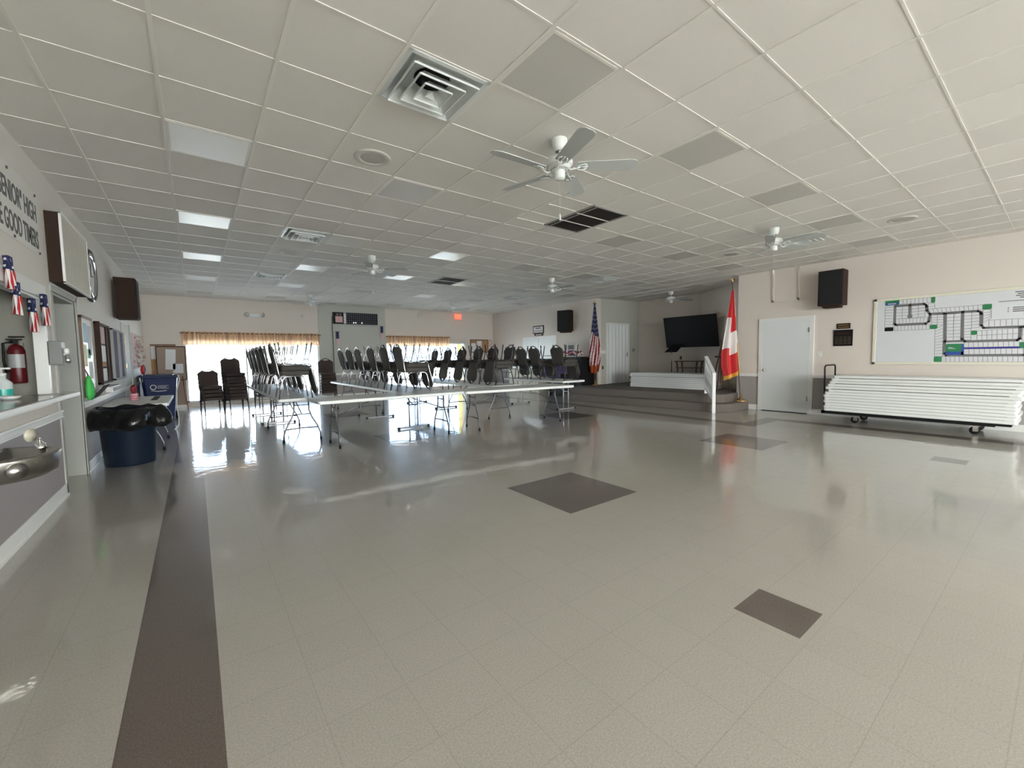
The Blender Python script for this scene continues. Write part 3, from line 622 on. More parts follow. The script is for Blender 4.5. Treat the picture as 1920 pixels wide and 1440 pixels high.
# ------------------------------------------------------------------ right wall things
def speaker(name, lab, loc, rz, w_, h, dpt, sidem, bracket=True, tilt=0.0):
    t = thing(name, lab, 'loudspeaker', loc, rz); t.rotation_euler = (0, tilt, rz)
    MB().box(-dpt/2, dpt/2, -w_/2, w_/2, 0, h).build('cabinet', sidem, t, bevel=.006)
    MB().box(dpt/2, dpt/2+.012, -w_/2+.02, w_/2-.02, .02, h-.02).build('grille', grille, t, bevel=.003)
    if bracket: MB().box(-dpt/2+.02, dpt/2-.05, -w_/2+.07, w_/2-.07, -.045, 0).build('bracket', sidem, t)
    return t
speaker('wall_speaker', 'brown loudspeaker high on the right wall above the small plaques', (10.43, 2.98, 2.28), PI, .42, .70, .30, walnut)
speaker('wall_speaker', 'dark loudspeaker on the right wall left of the striped stars flag', (10.44, 10.72, 2.20), PI+math.radians(20), .50, .72, .30, walnut)
speaker('wall_speaker', 'brown loudspeaker high on the left wall beyond the round clock', (XL+.185, 10.33, 2.12), 0, .44, .72, .29, walnut, False)
t = thing('small_plaque', 'small dark nameplate above the larger plaque on the right wall', 'plaque', (XR, 2.83, 1.865))
MB().box(-.012, 0, -.115, .115, -.055, .055).build('plate', walnut, t)
for z in (.02, -.022): MB().box(-.0135, -.012, -.09, .09, z-.007, z+.007).build('engraving', goldmet, t)
t = thing('memorial_plaque', 'square dark plaque with rows of small plates on the right wall', 'plaque', (XR, 2.83, 1.625))
MB().box(-.02, 0, -.16, .16, -.165, .165).build('board', black, t, bevel=.003)
MB().box(-.024, -.02, -.11, .11, .055, .115).build('title_plate', walnut, t)
for r_ in range(5):
    for c_ in range(4): MB().box(-.0225, -.02, -.135+.07*c_, -.078+.07*c_, -.13+.034*r_, -.108+.034*r_).build('name_plate', mat('dull bronze', (.10, .075, .05), .4, metal=.6), t)
t = thing('light_switch', 'white light switch right of the white door', 'switch', (XR, 3.22, 1.30)); MB().box(-.008, 0, -.04, .04, -.06, .06).build('plate', trimw, t); MB().box(-.014, -.008, -.008, .008, -.018, .018).build('toggle', trimw, t)

# site map board
t = thing('map_board', 'large white framed street plan board on the right wall', 'map board', (XR, 1.2, 1.71))
Y0, Y1, Z0, Z1 = -1.6, 2.355, 1.085, 2.345
bd = MB().box(-.015, 0, Y0-1.2, Y1-1.2, Z0-1.71, Z1-1.71).build('board', boardw, t)
f = MB(); fw = .05
f.box(-.028, 0, Y0-1.2, Y1-1.2, Z1-1.71-fw, Z1-1.71).box(-.028, 0, Y0-1.2, Y1-1.2, Z0-1.71, Z0-1.71+fw).box(-.028, 0, Y1-1.2-fw, Y1-1.2, Z0-1.71, Z1-1.71).box(-.028, 0, Y0-1.2, Y0-1.2+fw, Z0-1.71, Z1-1.71)
f.build('frame', creamfr, t, bevel=.006)
def wq(b, a, c, wd, x=-.0165, mi=0):
    a = Vector(a); c = Vector(c); d_ = (c-a); n_ = Vector((-d_.y, d_.x)).normalized()*wd/2; e_ = d_.normalized()*wd*.35; a = a-e_; c = c+e_
    b.add([(x, p.x-1.2, p.y-1.71) for p in (a+n_, c+n_, c-n_, a-n_)], [(0, 1, 2, 3)], mi)
ROADS = [[(2.042, 2.187), (1.65, 2.182), (1.62, 2.16), (1.613, 2.13), (1.608, 2.06), (1.57, 1.997), (1.39, 1.988), (1.158, 1.995), (0.985, 1.992), (0.95, 1.972), (0.945, 1.94), (0.936, 1.751), (0.912, 1.706), (0.481, 1.699), (-.9, 1.69)], [(2.047, 2.179), (2.042, 1.845), (2.02, 1.832), (1.617, 1.827), (1.575, 1.862), (1.565, 1.989)], [(1.837, 2.185), (1.832, 1.974)], [(1.374, 1.979), (1.36, 1.495)], [(1.163, 1.996), (1.152, 1.531), (1.119, 1.489), (0.539, 1.485), (0.514, 1.51), (0.513, 1.69)], [(1.36, 1.495), (1.149, 1.495)], [(1.362, 1.495), (1.359, 1.282), (1.337, 1.252), (0.462, 1.246), (-1.0, 1.24)], [(-.3, 1.69), (-.31, 1.24)]]
b = MB()
for r_ in ROADS:
    for a, c in zip(r_, r_[1:]): wq(b, a, c, .036)
b.add([(-.0167, 1.832-1.2+.04*math.cos(k*PI/3), 1.974-1.71+.04*math.sin(k*PI/3)) for k in range(6)], [tuple(range(6))])
b.build('printed_roads', roadg, t)
BL = [((2.186, 2.178), (2.06, 2.168), (2.06, 1.789), (2.183, 1.797), 1, 7), ((1.99, 2.295), (1.562, 2.295), (1.558, 2.2), (1.988, 2.212), 8, 1), ((2.027, 2.164), (1.855, 2.167), (1.855, 1.944), (2.026, 1.943), 2, 4), ((1.813, 2.163), (1.632, 2.165), (1.63, 1.961), (1.806, 1.941), 2, 4), ((2.026, 1.943), (1.59, 1.939), (1.60, 1.849), (2.022, 1.849), 9, 1), ((2.045, 1.81), (1.563, 1.806), (1.56, 1.722), (2.042, 1.725), 10, 1), ((1.593, 2.18), (1.513, 2.181), (1.509, 2.087), (1.59, 2.085), 1, 2), ((1.59, 2.085), (0.936, 2.093), (0.933, 2.012), (1.565, 2.012), 12, 1), ((0.925, 2.009), (0.835, 2.003), (0.83, 1.862), (0.92, 1.8), 1, 4), ((0.856, 1.83), (-.9, 1.823), (-.9, 1.718), (0.852, 1.719), 28, 1), ((1.545, 1.97), (1.395, 1.97), (1.39, 1.79), (1.545, 1.802), 2, 4), ((1.491, 1.726), (1.388, 1.783), (1.38, 1.231), (1.484, 1.232), 1, 10), ((1.354, 1.97), (1.180, 1.972), (1.172, 1.51), (1.341, 1.51), 2, 8), ((1.144, 1.976), (0.965, 1.978), (0.96, 1.718), (1.138, 1.702), 2, 5), ((1.138, 1.702), (1.054, 1.704), (1.047, 1.512), (1.130, 1.51), 1, 4), ((0.984, 1.66), (0.535, 1.68), (0.532, 1.505), (0.977, 1.505), 8, 2), ((1.129, 1.47), (0.517, 1.468), (0.513, 1.385), (1.125, 1.385), 11, 1), ((1.124, 1.355), (-.9, 1.356), (-.9, 1.262), (1.121, 1.265), 34, 1), ((1.392, 1.228), (-.9, 1.226), (-.9, 1.136), (1.388, 1.134), 42, 1), ((.49, 1.67), (-.28, 1.67), (-.28, 1.48), (.49, 1.48), 14, 2)]
b = MB()
for A, B_, C_, D, n, k in BL:
    A, B_, C_, D = map(Vector, (A, B_, C_, D))
    for i in range(n+1): wq(b, A.lerp(B_, i/n), D.lerp(C_, i/n), .0065, -.0158)
    for i in range(k+1): wq(b, A.lerp(D, i/k), B_.lerp(C_, i/k), .0065, -.0158)
b.build('printed_lots', lineg, t)
b = MB()
for y1_, z1_, y0_, z0_ in ((2.19, 2.313, 1.987, 2.204), (1.562, 2.3, 1.507, 2.19), (0.936, 2.1, 0.831, 2.012), (1.56, 1.799, 1.462, 1.724), (1.053, 1.668, 0.981, 1.594), (1.489, 1.229, 1.388, 1.134), (1.345, 1.451, 1.125, 1.257), (0.512, 1.457, 0.40, 1.356)):
    MB().prism(rrect(y0_-1.2, y1_-1.2, z0_-1.71, z1_-1.71, .018, 2), .0165, .0172, fn=lambda x, y, z: (-z, x, y)).build('printed_park', greenm, t)
b = MB(); b.box(-.0176, -.0172, .80, .975, .50, .54).box(-.0176, -.0172, -.075, .145, -.453, -.395).box(-.0176, -.0172, -.075, -.045, -.453, -.27)
b.build('printed_ponds', bluep, t)
b = MB(); wq(b, (1.125, 1.369), (-.9, 1.373), .026, -.017); b.build('printed_canal', bluestripe, t)
MB().prism(rrect(2.055-1.2, 2.183-1.2, 1.718-1.71, 1.79-1.71, .012, 2), .0165, .0172, fn=lambda x, y, z: (-z, x, y)).build('printed_key', black, t)
b = MB()
for y, z, l in ((.60, 2.262, .20), (.575, 2.232, .16), (.59, 2.202, .18), (.55, 2.172, .14), (.615, 2.014, .18), (.615, 1.984, .18), (.615, 1.954, .18)): b.box(-.0165, -.016, y-l-1.2, y-1.2-.01, z-.007-1.71, z+.007-1.71)
b.box(-.0165, -.016, .20-1.2, .76-1.2, 2.118-1.71, 2.128-1.71)
for z in (2.014, 1.984, 1.954): b.box(-.0165, -.016, .645-1.2, .66-1.2, z-.006-1.71, z+.006-1.71)
b.build('printed_small_text', lettering, t)
b = MB(); b.box(-.0185, -.018, .83, .95, .515, .527).box(-.0185, -.018, .06, .115, -.325, -.318).box(-.0185, -.018, .03, .115, -.345, -.338); b.build('printed_captions', paper, t)

# far stretch of the right wall
t = thing('framed_print', 'small framed black and white print above the double door', 'picture', (XR, 12.38, 2.36))
MB().box(-.02, 0, -.31, .31, -.15, .15).build('frame', walnut, t, bevel=.004); MB().box(-.022, -.02, -.27, .27, -.115, .115).build('print', paper, t)
for i in range(5): MB().tube([(-.0225, -.24+.1*i, -.09), (-.0225, -.19+.1*i, -.01)], .012, 5).build('print_figure', brownwood, t)
MB().box(-.0225, -.022, -.16, .16, .04, .075).build('print_caption', lettering, t)
t = thing('door_sign', 'narrow black sign directly above the double door', 'sign', (XR, 12.36, 2.165)); MB().box(-.012, 0, -.25, .25, -.04, .04).build('plate', black, t); MB().box(-.0135, -.012, -.18, .18, -.012, .012).build('lettering', paper, t)
t = thing('white_cloth_table', 'long white topped table with pale skirt along the right wall', 'table', (10.2, 12.4, 0))
MB().box(-.36, .36, -.92, .92, .90, .945).build('tabletop', white, t, bevel=.006)
b = MB(); n = 60
vs = []
for i in range(n+1): y = -.9+1.8*i/n; dx = .012*math.sin(i*1.9); vs += [(-.34+dx, y, .02), (-.34+dx, y, .90)]
b.add(vs, [(2*i, 2*i+2, 2*i+3, 2*i+1) for i in range(n)]).box(-.3, .34, -.88, .88, .0, .9); b.build('skirt', mat('ivory cloth', (.66, .63, .54), .85), t)
# piano with purple cover
t = thing('upright_piano', 'black upright piano behind the rightmost table of chairs', 'piano', (10.15, 9.98, 0))
MB().box(-.28, .42, -.55, .78, 0, 1.30).build('case', black, t, bevel=.01)
MB().box(-.55, -.28, -.50, .73, .62, .74).build('keyboard_shelf', black, t, bevel=.008)
for y in (-.46, .69): MB().box(-.53, -.48, y-.03, y+.03, 0, .62).build('leg', black, t)
t2 = tag(MB().prism(rrect(-.13, .25, -.46, .46, .05), -.30, .08).box(-.16, -.13, -.45, .45, -.42, .06).build('purple_cover', purple, None, bevel=.01), 'purple padded cloth draped over the keyboard of the black piano', 'cloth', None); t2.location = (9.56, 10.37, 1.06)
t = thing('display_print', 'small upright photo print on top of the piano', 'picture', (10.25, 10.25, 1.30)); MB().box(-.012, .012, -.16, .16, 0, .50).build('board', greyplastic, t)
MB().box(-.014, -.012, -.13, .13, .05, .22).build('lower_image', navy, t); MB().box(-.014, -.012, -.13, .13, .26, .40).build('upper_image', darkslat, t)
b = MB(); random.seed(3)
for i in range(34):
    y = -.42+.85*i/33; z = .05+.10*abs(math.sin(i*.45)); b.lathe([(0, -.035), (.04, 0), (0, .035)], (random.uniform(-.04, .04), y, z+.03), 6, i % 3)
tag(b.build('patriotic_garland', [redm, whitecloth, navy], None, loc=(10.05, 9.98, 1.30)), 'red white and blue garland on the piano top', 'garland')

# ------------------------------------------------------------------ flags
def flag(name, lab, base, top, wfun, colfun, mats, polem, finial, ball):
    t = thing(name, lab, 'flag', base)
    T = Vector(top)-Vector(base)
    MB().tube([(0, 0, .03), tuple(T)], .014, 10).build('pole', polem, t)
    MB().lathe([(.0, 0), (.16, 0), (.165, .015), (.10, .05), (.035, .075), (.028, .16), (0, .16)], seg=28).build('base', goldmet, t)
    if ball: MB().lathe([(0, 0), (.012, .0), (.03, .04), (.012, .09), (.004, .15), (0, .16)], tuple(T), 14).tube([(T.x-.05, T.y+.03, T.z+.06), (T.x, T.y, T.z+.10), (T.x+.05, T.y-.03, T.z+.06)], .012, 6).build('finial', goldmet, t)
    nu, nv = 34, 46; m_ = MB(); vs = []
    for j in range(nv+1):
        v = j/nv
        for i in range(nu+1):
            u = i/nu; p = wfun(u, v); vs.append(p)
    fs = [(j*(nu+1)+i, j*(nu+1)+i+1, (j+1)*(nu+1)+i+1, (j+1)*(nu+1)+i) for j in range(nv) for i in range(nu)]
    m_.add(vs, fs); m_.m = [colfun((i+.5)/nu, (j+.5)/nv) for j in range(nv) for i in range(nu)]; m_.sm = [True]*len(m_.f)
    o = m_.build('flag_cloth', mats, t); s = o.modifiers.new('solid', 'SOLIDIFY'); s.thickness = .004
    return t
rtv = Vector((.80, -.60, 0)); fwv = Vector((.60, .80, 0))   # across and along the alcove front diagonal
def us_w(u, v):
    wd = .04+.36*min(1, v*1.25)-.14*max(0, v-.75)/.25; zt = 2.60-2.22*v; sag = .10*u*(v*(1-.2*v))
    c = rtv*(-wd*.42+wd*u)+fwv*(-.03+.05*math.sin(u*15+v*2.5)*(0.3+v)); lean = -.06*v+.10*math.sin(v*3.0)*0
    return (c.x+lean, c.y, zt+sag*.5+.02*math.sin(u*9))
def us_c(u, v):
    if v > .90: return 3
    if v < .40+.10*u: return 2 if (int(u*34) % 5 == 2 and int(v*46) % 3 == 1) else 1
    return 0 if int((u*1.15+v*.9)*6.5) % 2 == 0 else 2
flag('national_flag', 'stars and stripes flag hanging on a gold topped pole left of the stage', (10.30, 9.25, .38), (10.30, 9.25, 2.93), us_w, us_c, [mat('deep red stripe', (.30, .015, .025), .75), navy, whitecloth, mat('orange fringe', (.42, .09, .025), .7)], brownwood, 'eagle', True)
def ca_w(u, v):
    wd = .05+.42*min(1, v*1.2)-.10*max(0, v-.7)/.3; zt = 2.62-2.12*v
    cx = rtv*(-wd*.95+wd*u)+fwv*(-.05+.05*math.sin(u*13+v*2)*(.3+v))
    return (cx.x-.26*zt/2.81, cx.y+.12*zt/2.81, zt+.26*u*v*(1 if v > .5 else v*2)*.7+.015*math.sin(u*10))
def ca_c(u, v):
    edge = v > .955 or (.62 < v and u > .955)
    if edge: return 2
    if v < .30: return 0 if u < .80 else 1
    if v < .48 and u > .45 and v < .30+.34*u and u < .93: return 0
    if u < .48: return 1 if v < .66 else 0
    return 1 if v < .74 else 0
flag('red_white_flag', 'red and white flag with gold fringe on a tall pole beside the white door', (10.42, 4.74, .19), (10.16, 4.86, 3.0), ca_w, ca_c, [redflag, whitecloth, gold], mat('polished brown pole', (.30, .20, .15), .25, metal=.4), 'ball', True)

# ------------------------------------------------------------------ alcove things
tl = math.radians(12)
t = thing('television', 'large black wall television tilted forward above the stage', 'television', (11.88, 6.90, 2.01)); t.rotation_euler = (0, -tl, 0)
MB().box(-.025, .025, -.83, .83, -.47, .47).build('bezel', black, t, bevel=.004)
MB().box(-.028, -.025, -.815, .815, -.455, .455).build('screen', blackgloss, t)
MB().box(.025, .85, .05, .09, -.05, .0).box(.025, .06, -.2, .3, -.2, .2).build('wall_bracket', black, t)
t = thing('music_stand', 'black music stand standing behind the folded tables on stage', 'music stand', (11.75, 7.42, .38))
MB().tube([(0, 0, .12), (0, 0, .75)], .012).build('lower_tube', black, t); MB().tube([(0, 0, .72), (0, 0, 1.06)], .009).build('upper_tube', chrome, t)
for k in range(3): a = 2*PI*k/3; MB().tube([(0, 0, .16), (.24*math.cos(a), .24*math.sin(a), .01)], .009).build('leg', black, t)
dk = MB().add([(-.02, .23, 1.03), (-.02, -.18, 1.03), (.18, -.30, 1.27), (.18, .11, 1.27), (-.06, .25, 1.03), (-.06, -.18, 1.03)], [(0, 1, 2, 3), (0, 1, 5, 4)]).build('desk', black, t); s = dk.modifiers.new('solid', 'SOLIDIFY'); s.thickness = .008
t = thing('keyboard_table', 'small dark wooden stand with shelf against the stage back wall', 'table', (12.40, 7.22, .38), math.radians(0))
MB().box(-.20, .20, -.40, .40, .72, .75).build('tabletop', brownwood, t, bevel=.004)
MB().box(-.18, .18, -.36, .36, .52, .54).build('shelf', brownwood, t)
for x in (-.15, .15):
    for y in (-.34, .34): MB().tube([(x, y, .73), (x*.9, y*.9, .45), (x*1.15, y*1.1, .0)], [.028, .02, .025], 8).build('leg', brownwood, t)
t = thing('folded_easel', 'dark wooden folded easel standing behind the red and white flag', 'easel', (10.55, 5.28, .382))
for a in ((-.22, .16), (.18, -.16), (.20, .20)): MB().tube([(0, 0, 1.18), (a[0], a[1], 0)], .02, 6).build('leg', brownwood, t)
MB().tube([(0, 0, .2), (0, 0, 1.30)], .025, 6).build('mast', brownwood, t); MB().box(-.02, .02, -.16, .16, .86, .90).build('tray', walnut, t)
def outlet(lab, loc, rz):
    t = thing('wall_outlet', lab, 'outlet', loc, rz); MB().box(-.035, .035, -.008, 0, -.055, .055).build('plate', black, t, bevel=.002)
    for z in (-.025, .025): MB().box(-.012, .012, -.010, -.008, z-.01, z+.01).build('socket', greyplastic, t)
outlet('black outlet on the alcove wall left of the folding door', (10.86, 9.40, .93), 0)
outlet('black outlet on the stage back wall below the television', (12.8, 7.75, 1.22), -PI/2)
t = thing('switch_plates', 'row of white switches left of the folding door', 'switch', (10.82, 9.40, 1.45))
for x in (-.07, .03, .14): MB().box(x-.035, x+.035, -.008, 0, -.055, .055).build('plate', trimw, t); MB().box(x-.008, x+.008, -.014, -.008, -.015, .015).build('toggle', trimw, t)
t = thing('thermostat', 'small grey wall thermostat right of the folding door', 'thermostat', (12.48, 9.40, 1.50)); MB().box(-.05, .05, -.03, 0, -.06, .06).build('body', greyplastic, t, bevel=.006); MB().box(-.03, .03, -.032, -.03, 0, .035).build('display', black, t)

# ------------------------------------------------------------------ far wall things
def valance(x0, x1, z0, z1, lab):
    t = thing('window_valance', lab, 'valance', (x0, YF-.06, 0)); n = int((x1-x0)/.012); b = MB(); vs = []
    for j in range(7):
        z = z1+(z0-z1)*j/6
        for i in range(n+1):
            x = (x1-x0)*i/n; a = .018+.012*j/6; vs.append((x, -.02+a*math.sin(x*55+.6*math.sin(x*9)), z+(.006*math.sin(x*37) if j in (0, 6) else 0)))
    b.add(vs, [(j*(n+1)+i, j*(n+1)+i+1, (j+1)*(n+1)+i+1, (j+1)*(n+1)+i) for j in range(6) for i in range(n)], 0, True); b.build('pleated_cloth', valcloth, t)
    MB().tube([(-.04, -.02, z1-.04), (x1-x0+.04, -.02, z1-.04)], .012, 8).build('rod', brownwood, t)
    for x in (0.0, x1-x0): MB().box(x-.01, x+.01, -.02, .06, z1-.05, z1-.03).build('bracket', brownwood, t)
valance(-.27, 3.43, 1.82, 2.21, 'long orange striped pleated valance over the left far window')
valance(5.78, 8.40, 1.80, 2.20, 'shorter orange striped valance over the right far window')
t = thing('vertical_blinds', 'bunched pale vertical blinds at the right end of the far window', 'blinds', (9.0, YF-.05, 0))
for k in range(7): MB().box(-.045, .045, -.001, .001, .2, 1.93, rot=Matrix.Rotation(math.radians(70), 3, 'Z'), at=(-.02+.025*k, 0, 0)).build('slat', mat('pale blind slat', (.62, .63, .60), .6), t)
# bingo board
t = thing('bingo_board', 'black electronic bingo number board on the pale far panel', 'bingo board', (4.665, YF-.03, 2.775))
MB().box(-.78, .78, -.06, 0, -.20, .20).build('case', black, t, bevel=.004)
MB().box(-.70, -.46, -.064, -.06, -.15, .06).build('flag_picture', pinkm, t)
b = MB()
for k in range(5): b.box(-.70, -.46, -.066, -.064, -.14+.042*k, -.125+.042*k)
b.build('flag_stripes', whitecloth, t)
for x in (-.66, -.56): MB().box(x, x+.06, -.063, -.06, .085, .15).build('dim_lettering', mat('dim lettering', (.20, .15, .17), .5), t)
MB().box(-.42, -.34, -.063, -.06, -.185, .185).build('letter_strip', paper, t)
for k, ch in enumerate('BINGO'): text(ch, .065, lambda x, y, z, k=k: (x-.38, -.0635-z, y+.148-.074*k), t, 'letter', black)
b = MB(); b2 = MB()
for r_ in range(5):
    for c_ in range(15):
        x = -.30+.072*c_; z = .148-.074*r_; lit = (r_, c_) in ((4, 3), (4, 4), (4, 7)); (b2 if lit else b).box(x-.017, x+.017, -.063, -.06, z-.02, z+.02)
b.build('number_windows', mat('unlit number grey', (.11, .11, .16), .4), t); b2.build('lit_numbers', dimlight, t)
def smallflag(x, z, lab):
    t = thing('small_flag', lab, 'flag', (x, YF-.03, z))
    MB().tube([(-.10, -.03, .01), (.10, -.03, .01)], .005, 5).build('rod', brownwood, t)
    MB().box(-.05, .05, -.034, -.030, -.24, 0).build('blue_canton', navy, t); b = MB()
    for k in range(5): b.box(-.055+.022*k, -.044+.022*k, -.034, -.030, -.46, -.24)
    b.build('red_stripes', pinkm, t); b = MB()
    for k in range(5): b.box(-.044+.022*k, -.033+.022*k, -.0345, -.0305, -.46, -.24)
    b.build('white_stripes', whitecloth, t)
smallflag(4.02, 2.30, 'small striped flag hanging left on the pale far panel')
smallflag(5.60, 2.53, 'small striped flag hanging right on the pale far panel')
tag(MB().tube([(3.86, YF-.05, 2.83), (3.87, YF-.05, 1.5), (3.88, YF-.05, .01)], .010, 6).build('black_cable', black), 'black cable running down the pale panel from the bingo board', 'cable')
t = thing('emergency_light', 'twin lamp emergency light above the left far window', 'emergency light', (1.57, YF, 2.76))
MB().box(-.14, .14, -.07, 0, -.06, .05).build('body', ventw, t, bevel=.01)
for s in (-1, 1): MB().lathe([(0, 0), (.05, .01), (.075, .06), (.07, .065), (0, .05)], seg=20).build('lamp', chrome, t); k = t.children[-1]; k.location = (.19*s, -.03, .01); k.rotation_euler = (PI/2, 0, .5*s)
t = thing('smoke_detector', 'small round detector on the wall left of the pale panel', 'detector', (2.93, YF, 2.80)); MB().lathe([(.05, 0), (.05, .03), (0, .045)], seg=20).build('body', ventw, t); t.children[0].rotation_euler = (PI/2, 0, 0)
t = thing('wall_camera', 'small white wall fixture right of the pale panel', 'fixture', (7.1, YF, 3.0)); MB().tube([(0, 0, .12), (0, -.03, .10), (0, -.03, .0)], .01, 6).build('arm', ventw, t); MB().lathe([(0, -.05), (.05, -.03), (.05, .02), (0, .04)], (0, -.04, -.02), 14).build('head', ventw, t)
t = thing('exit_sign', 'lit red exit sign on the far wall near the ceiling', 'exit sign', (8.80, YF-.12, 2.93))
MB().box(-.17, .17, -.02, .02, -.02, .21).build('housing', mat('exit sign face', (.62, .25, .20), .4, emit=(.9, .16, .08), estr=.35), t, bevel=.004)
MB().box(-.02, .02, -.01, .12, .15, .19).build('mount', ventw, t)
text('EXIT', .17, lambda x, y, z: (x, -.021-z, y+.095), t, 'letters', exitred, bold=.006, sx=.85)
t = thing('cork_board', 'framed cork board with papers right of the far windows', 'notice board', (9.90, YF, 1.82))
MB().box(-.43, .43, -.012, 0, -.25, .25).build('cork', cork, t)
f = MB(); f.box(-.46, .46, -.025, 0, .25, .28).box(-.46, .46, -.025, 0, -.28, -.25).box(-.46, -.43, -.025, 0, -.25, .25).box(.43, .46, -.025, 0, -.25, .25); f.build('frame', brownwood, t)
for x0_, x1_, z0_, z1_ in ((-.41, -.18, -.24, .12), (-.12, .12, -.12, .22)): MB().box(x0_, x1_, -.015, -.012, z0_, z1_).build('pinned_paper', paper, t)
t = thing('wall_tag', 'pink oval hanging decoration between the cork board and corner', 'decoration', (10.48, YF, 1.95)); MB().tube([(.07*math.cos(a), -.015, .15*math.sin(a)) for a in [2*PI*k/20 for k in range(20)]], .012, 6, 0, True).build('hoop', pinkm, t)
t = thing('wall_notice_board', 'small cork notice board on the far wall behind the easel board', 'notice board', (-.70, YF, 1.42))
MB().box(-.28, .28, -.015, 0, -.42, .42).build('cork', cork, t); MB().box(-.28, .28, -.025, 0, .38, .42).build('top_frame', brownwood, t); MB().box(-.27, .0, -.018, -.015, .0, .36).build('pinned_paper', paper, t)
# easel board
t = thing('easel_board', 'tall grey cork board on an easel left of the far window', 'notice board', (-.52, 15.12, 0))
MB().box(-.31, .30, -.015, .015, .84, 1.75).build('board', corkgrey, t); f = MB()
f.box(-.33, .32, -.022, .018, 1.75, 1.775).box(-.33, -.31, -.022, .018, .84, 1.75).box(.30, .32, -.022, .018, .84, 1.75).box(-.33, .32, -.022, .018, .82, .84); f.build('frame', walnut, t)
MB().box(-.26, -.04, -.018, -.015, 1.12, 1.68, rot=Matrix.Rotation(.05, 3, 'Y')).build('large_notice', paper, t).location = (.06, 0, 0)
MB().box(.02, .25, -.018, -.015, 1.02, 1.28).build('small_notice', paper, t)
MB().box(-.30, .29, -.01, .01, .12, .82).build('lower_panel', corkgrey, t)
for x, y in ((-.30, -.25), (.31, -.30), (0, .25)): MB().tube([(x*.7, 0, 1.3 if y > 0 else .95), (x, y, 0)], .012, 6).build('leg', mat('red brown rod', (.25, .08, .06), .5), t)

# ------------------------------------------------------------------ left wall things
Q = 'yz'
def lw(x, y, z): return (XL+z, -x, y)     # sheet on the left wall: x runs towards the camera
t = thing('banner', 'white banner with old style dark lettering on the left wall', 'banner', (0, 0, 0))
MB().box(XL+.001, XL+.004, 2.95, 5.90, 2.35, 2.93).build('banner_sheet', bannerm, t)
def btext(s, size, yend, z, wid):
    cu = bpy.data.curves.new('t', 'FONT'); cu.body = s; cu.size = size; o_ = bpy.data.objects.new('t', cu); COL.objects.link(o_); bpy.context.view_layer.update(); sx = wid/o_.dimensions.x; bpy.data.objects.remove(o_)
    return text(s, size, lambda x, y, zz: (XL+.0045+zz, yend+x, z+y), t, 'lettering', lettering, align='RIGHT', bold=.004, sx=sx)
btext('"SENIOR" HIGH', .225, 5.84, 2.715, .99); btext('THE GOOD TIMERS', .225, 5.84, 2.475, 1.16)
for y, z in ((5.1, 2.89), (5.82, 2.89), (5.15, 2.37), (5.84, 2.37)): k = MB().lathe([(0, 0), (.014, .0), (.010, .008), (0, .01)], seg=10).build('grommet', lettering, t); k.location = (XL+.005, y, z); k.rotation_euler = (0, PI/2, 0)
t = thing('scroll_board', 'deep white framed picture cabinet high on the left wall', 'cabinet', (XL, 6.75, 2.50))
MB().box(0, .10, -.63, .63, -.345, .345).build('case', walnut, t); MB().box(.10, .115, -.63, .63, -.345, .345).build('front_panel', mat('cream mottled board', (.60, .57, .49), .35, noise=.18, nscale=9), t)
f = MB(); f.box(.10, .12, .628, .64, -.35, .35).box(.10, .12, -.64, -.628, -.35, .35).box(.10, .125, -.64, .64, .335, .355).box(.10, .125, -.64, .64, -.355, -.335); f.build('frame', trimw, t)
t = thing('wall_clock', 'round wall clock in a dark and silver rim on the left wall', 'clock', (XL, 8.10, 2.53))
for nm, pr_, m_ in (('rim', [(.34, 0), (.36, .03), (.34, .06), (.29, .05), (.28, .03)], blackmet), ('silver_ring', [(.29, .05), (.275, .062), (.26, .04)], chrome), ('dial', [(.27, .035), (0, .035)], paper)):
    k = MB().lathe(pr_, seg=36).build(nm, m_, t); k.rotation_euler = (0, PI/2, 0)
MB().box(.038, .042, -.008, .008, 0, .17).build('minute_hand', black, t); MB().box(.038, .042, 0, .12, -.008, .008).build('hour_hand', black, t)
# flag bunting over the hatch
def tassel(y, z, h, lab, k):
    t = thing('flag_bow', lab, 'bunting', (XL+.035, y, z), 0, 'flag bunting over the serving hatch'); n = 12
    for nm, m_, z0, z1 in (('blue_fold', navy, 0, -.42*h), ('striped_tail', None, -.42*h, -h)):
        b = MB(); vs = []
        for j in range(7):
            zz = z0+(z1-z0)*j/6; wd = .07+.10*(-zz/h)
            for i in range(n+1): u = i/n; vs.append((.018*math.sin(u*14+j*.2)+.01, (u-.5)*wd+.03*k*(-zz/h), zz))
        b.add(vs, [(j*(n+1)+i, j*(n+1)+i+1, (j+1)*(n+1)+i+1, (j+1)*(n+1)+i) for j in range(6) for i in range(n)], 0, True)
        b.m = [0 if (m_ or i % 2) else 1 for j in range(6) for i in range(n)]
        if nm == 'blue_fold': b.m = [1 if (i % 4 == 2 and j % 3 == 1) else 0 for j in range(6) for i in range(n)]
        o = b.build(nm, [navy, whitecloth] if m_ else [redm, whitecloth], t); s = o.modifiers.new('solid', 'SOLIDIFY'); s.thickness = .003
    return t
tassel(4.75, 2.14, .24, 'flag print ribbon hanging at the left picture edge below the banner', 1)
tassel(4.88, 1.97, .25, 'flag print ribbon on the hatch head, above the fire extinguisher', -1)
tassel(5.25, 1.89, .28, 'long flag print ribbon hanging in the middle of the hatch head', 0)
tassel(5.62, 1.97, .28, 'flag print ribbon at the right corner of the hatch head', 1)
t = thing('fire_extinguisher', 'red fire extinguisher with black valve inside the serving hatch', 'fire extinguisher', (-1.322, 5.905, 1.165)); t.scale = (.84, .84, .84)
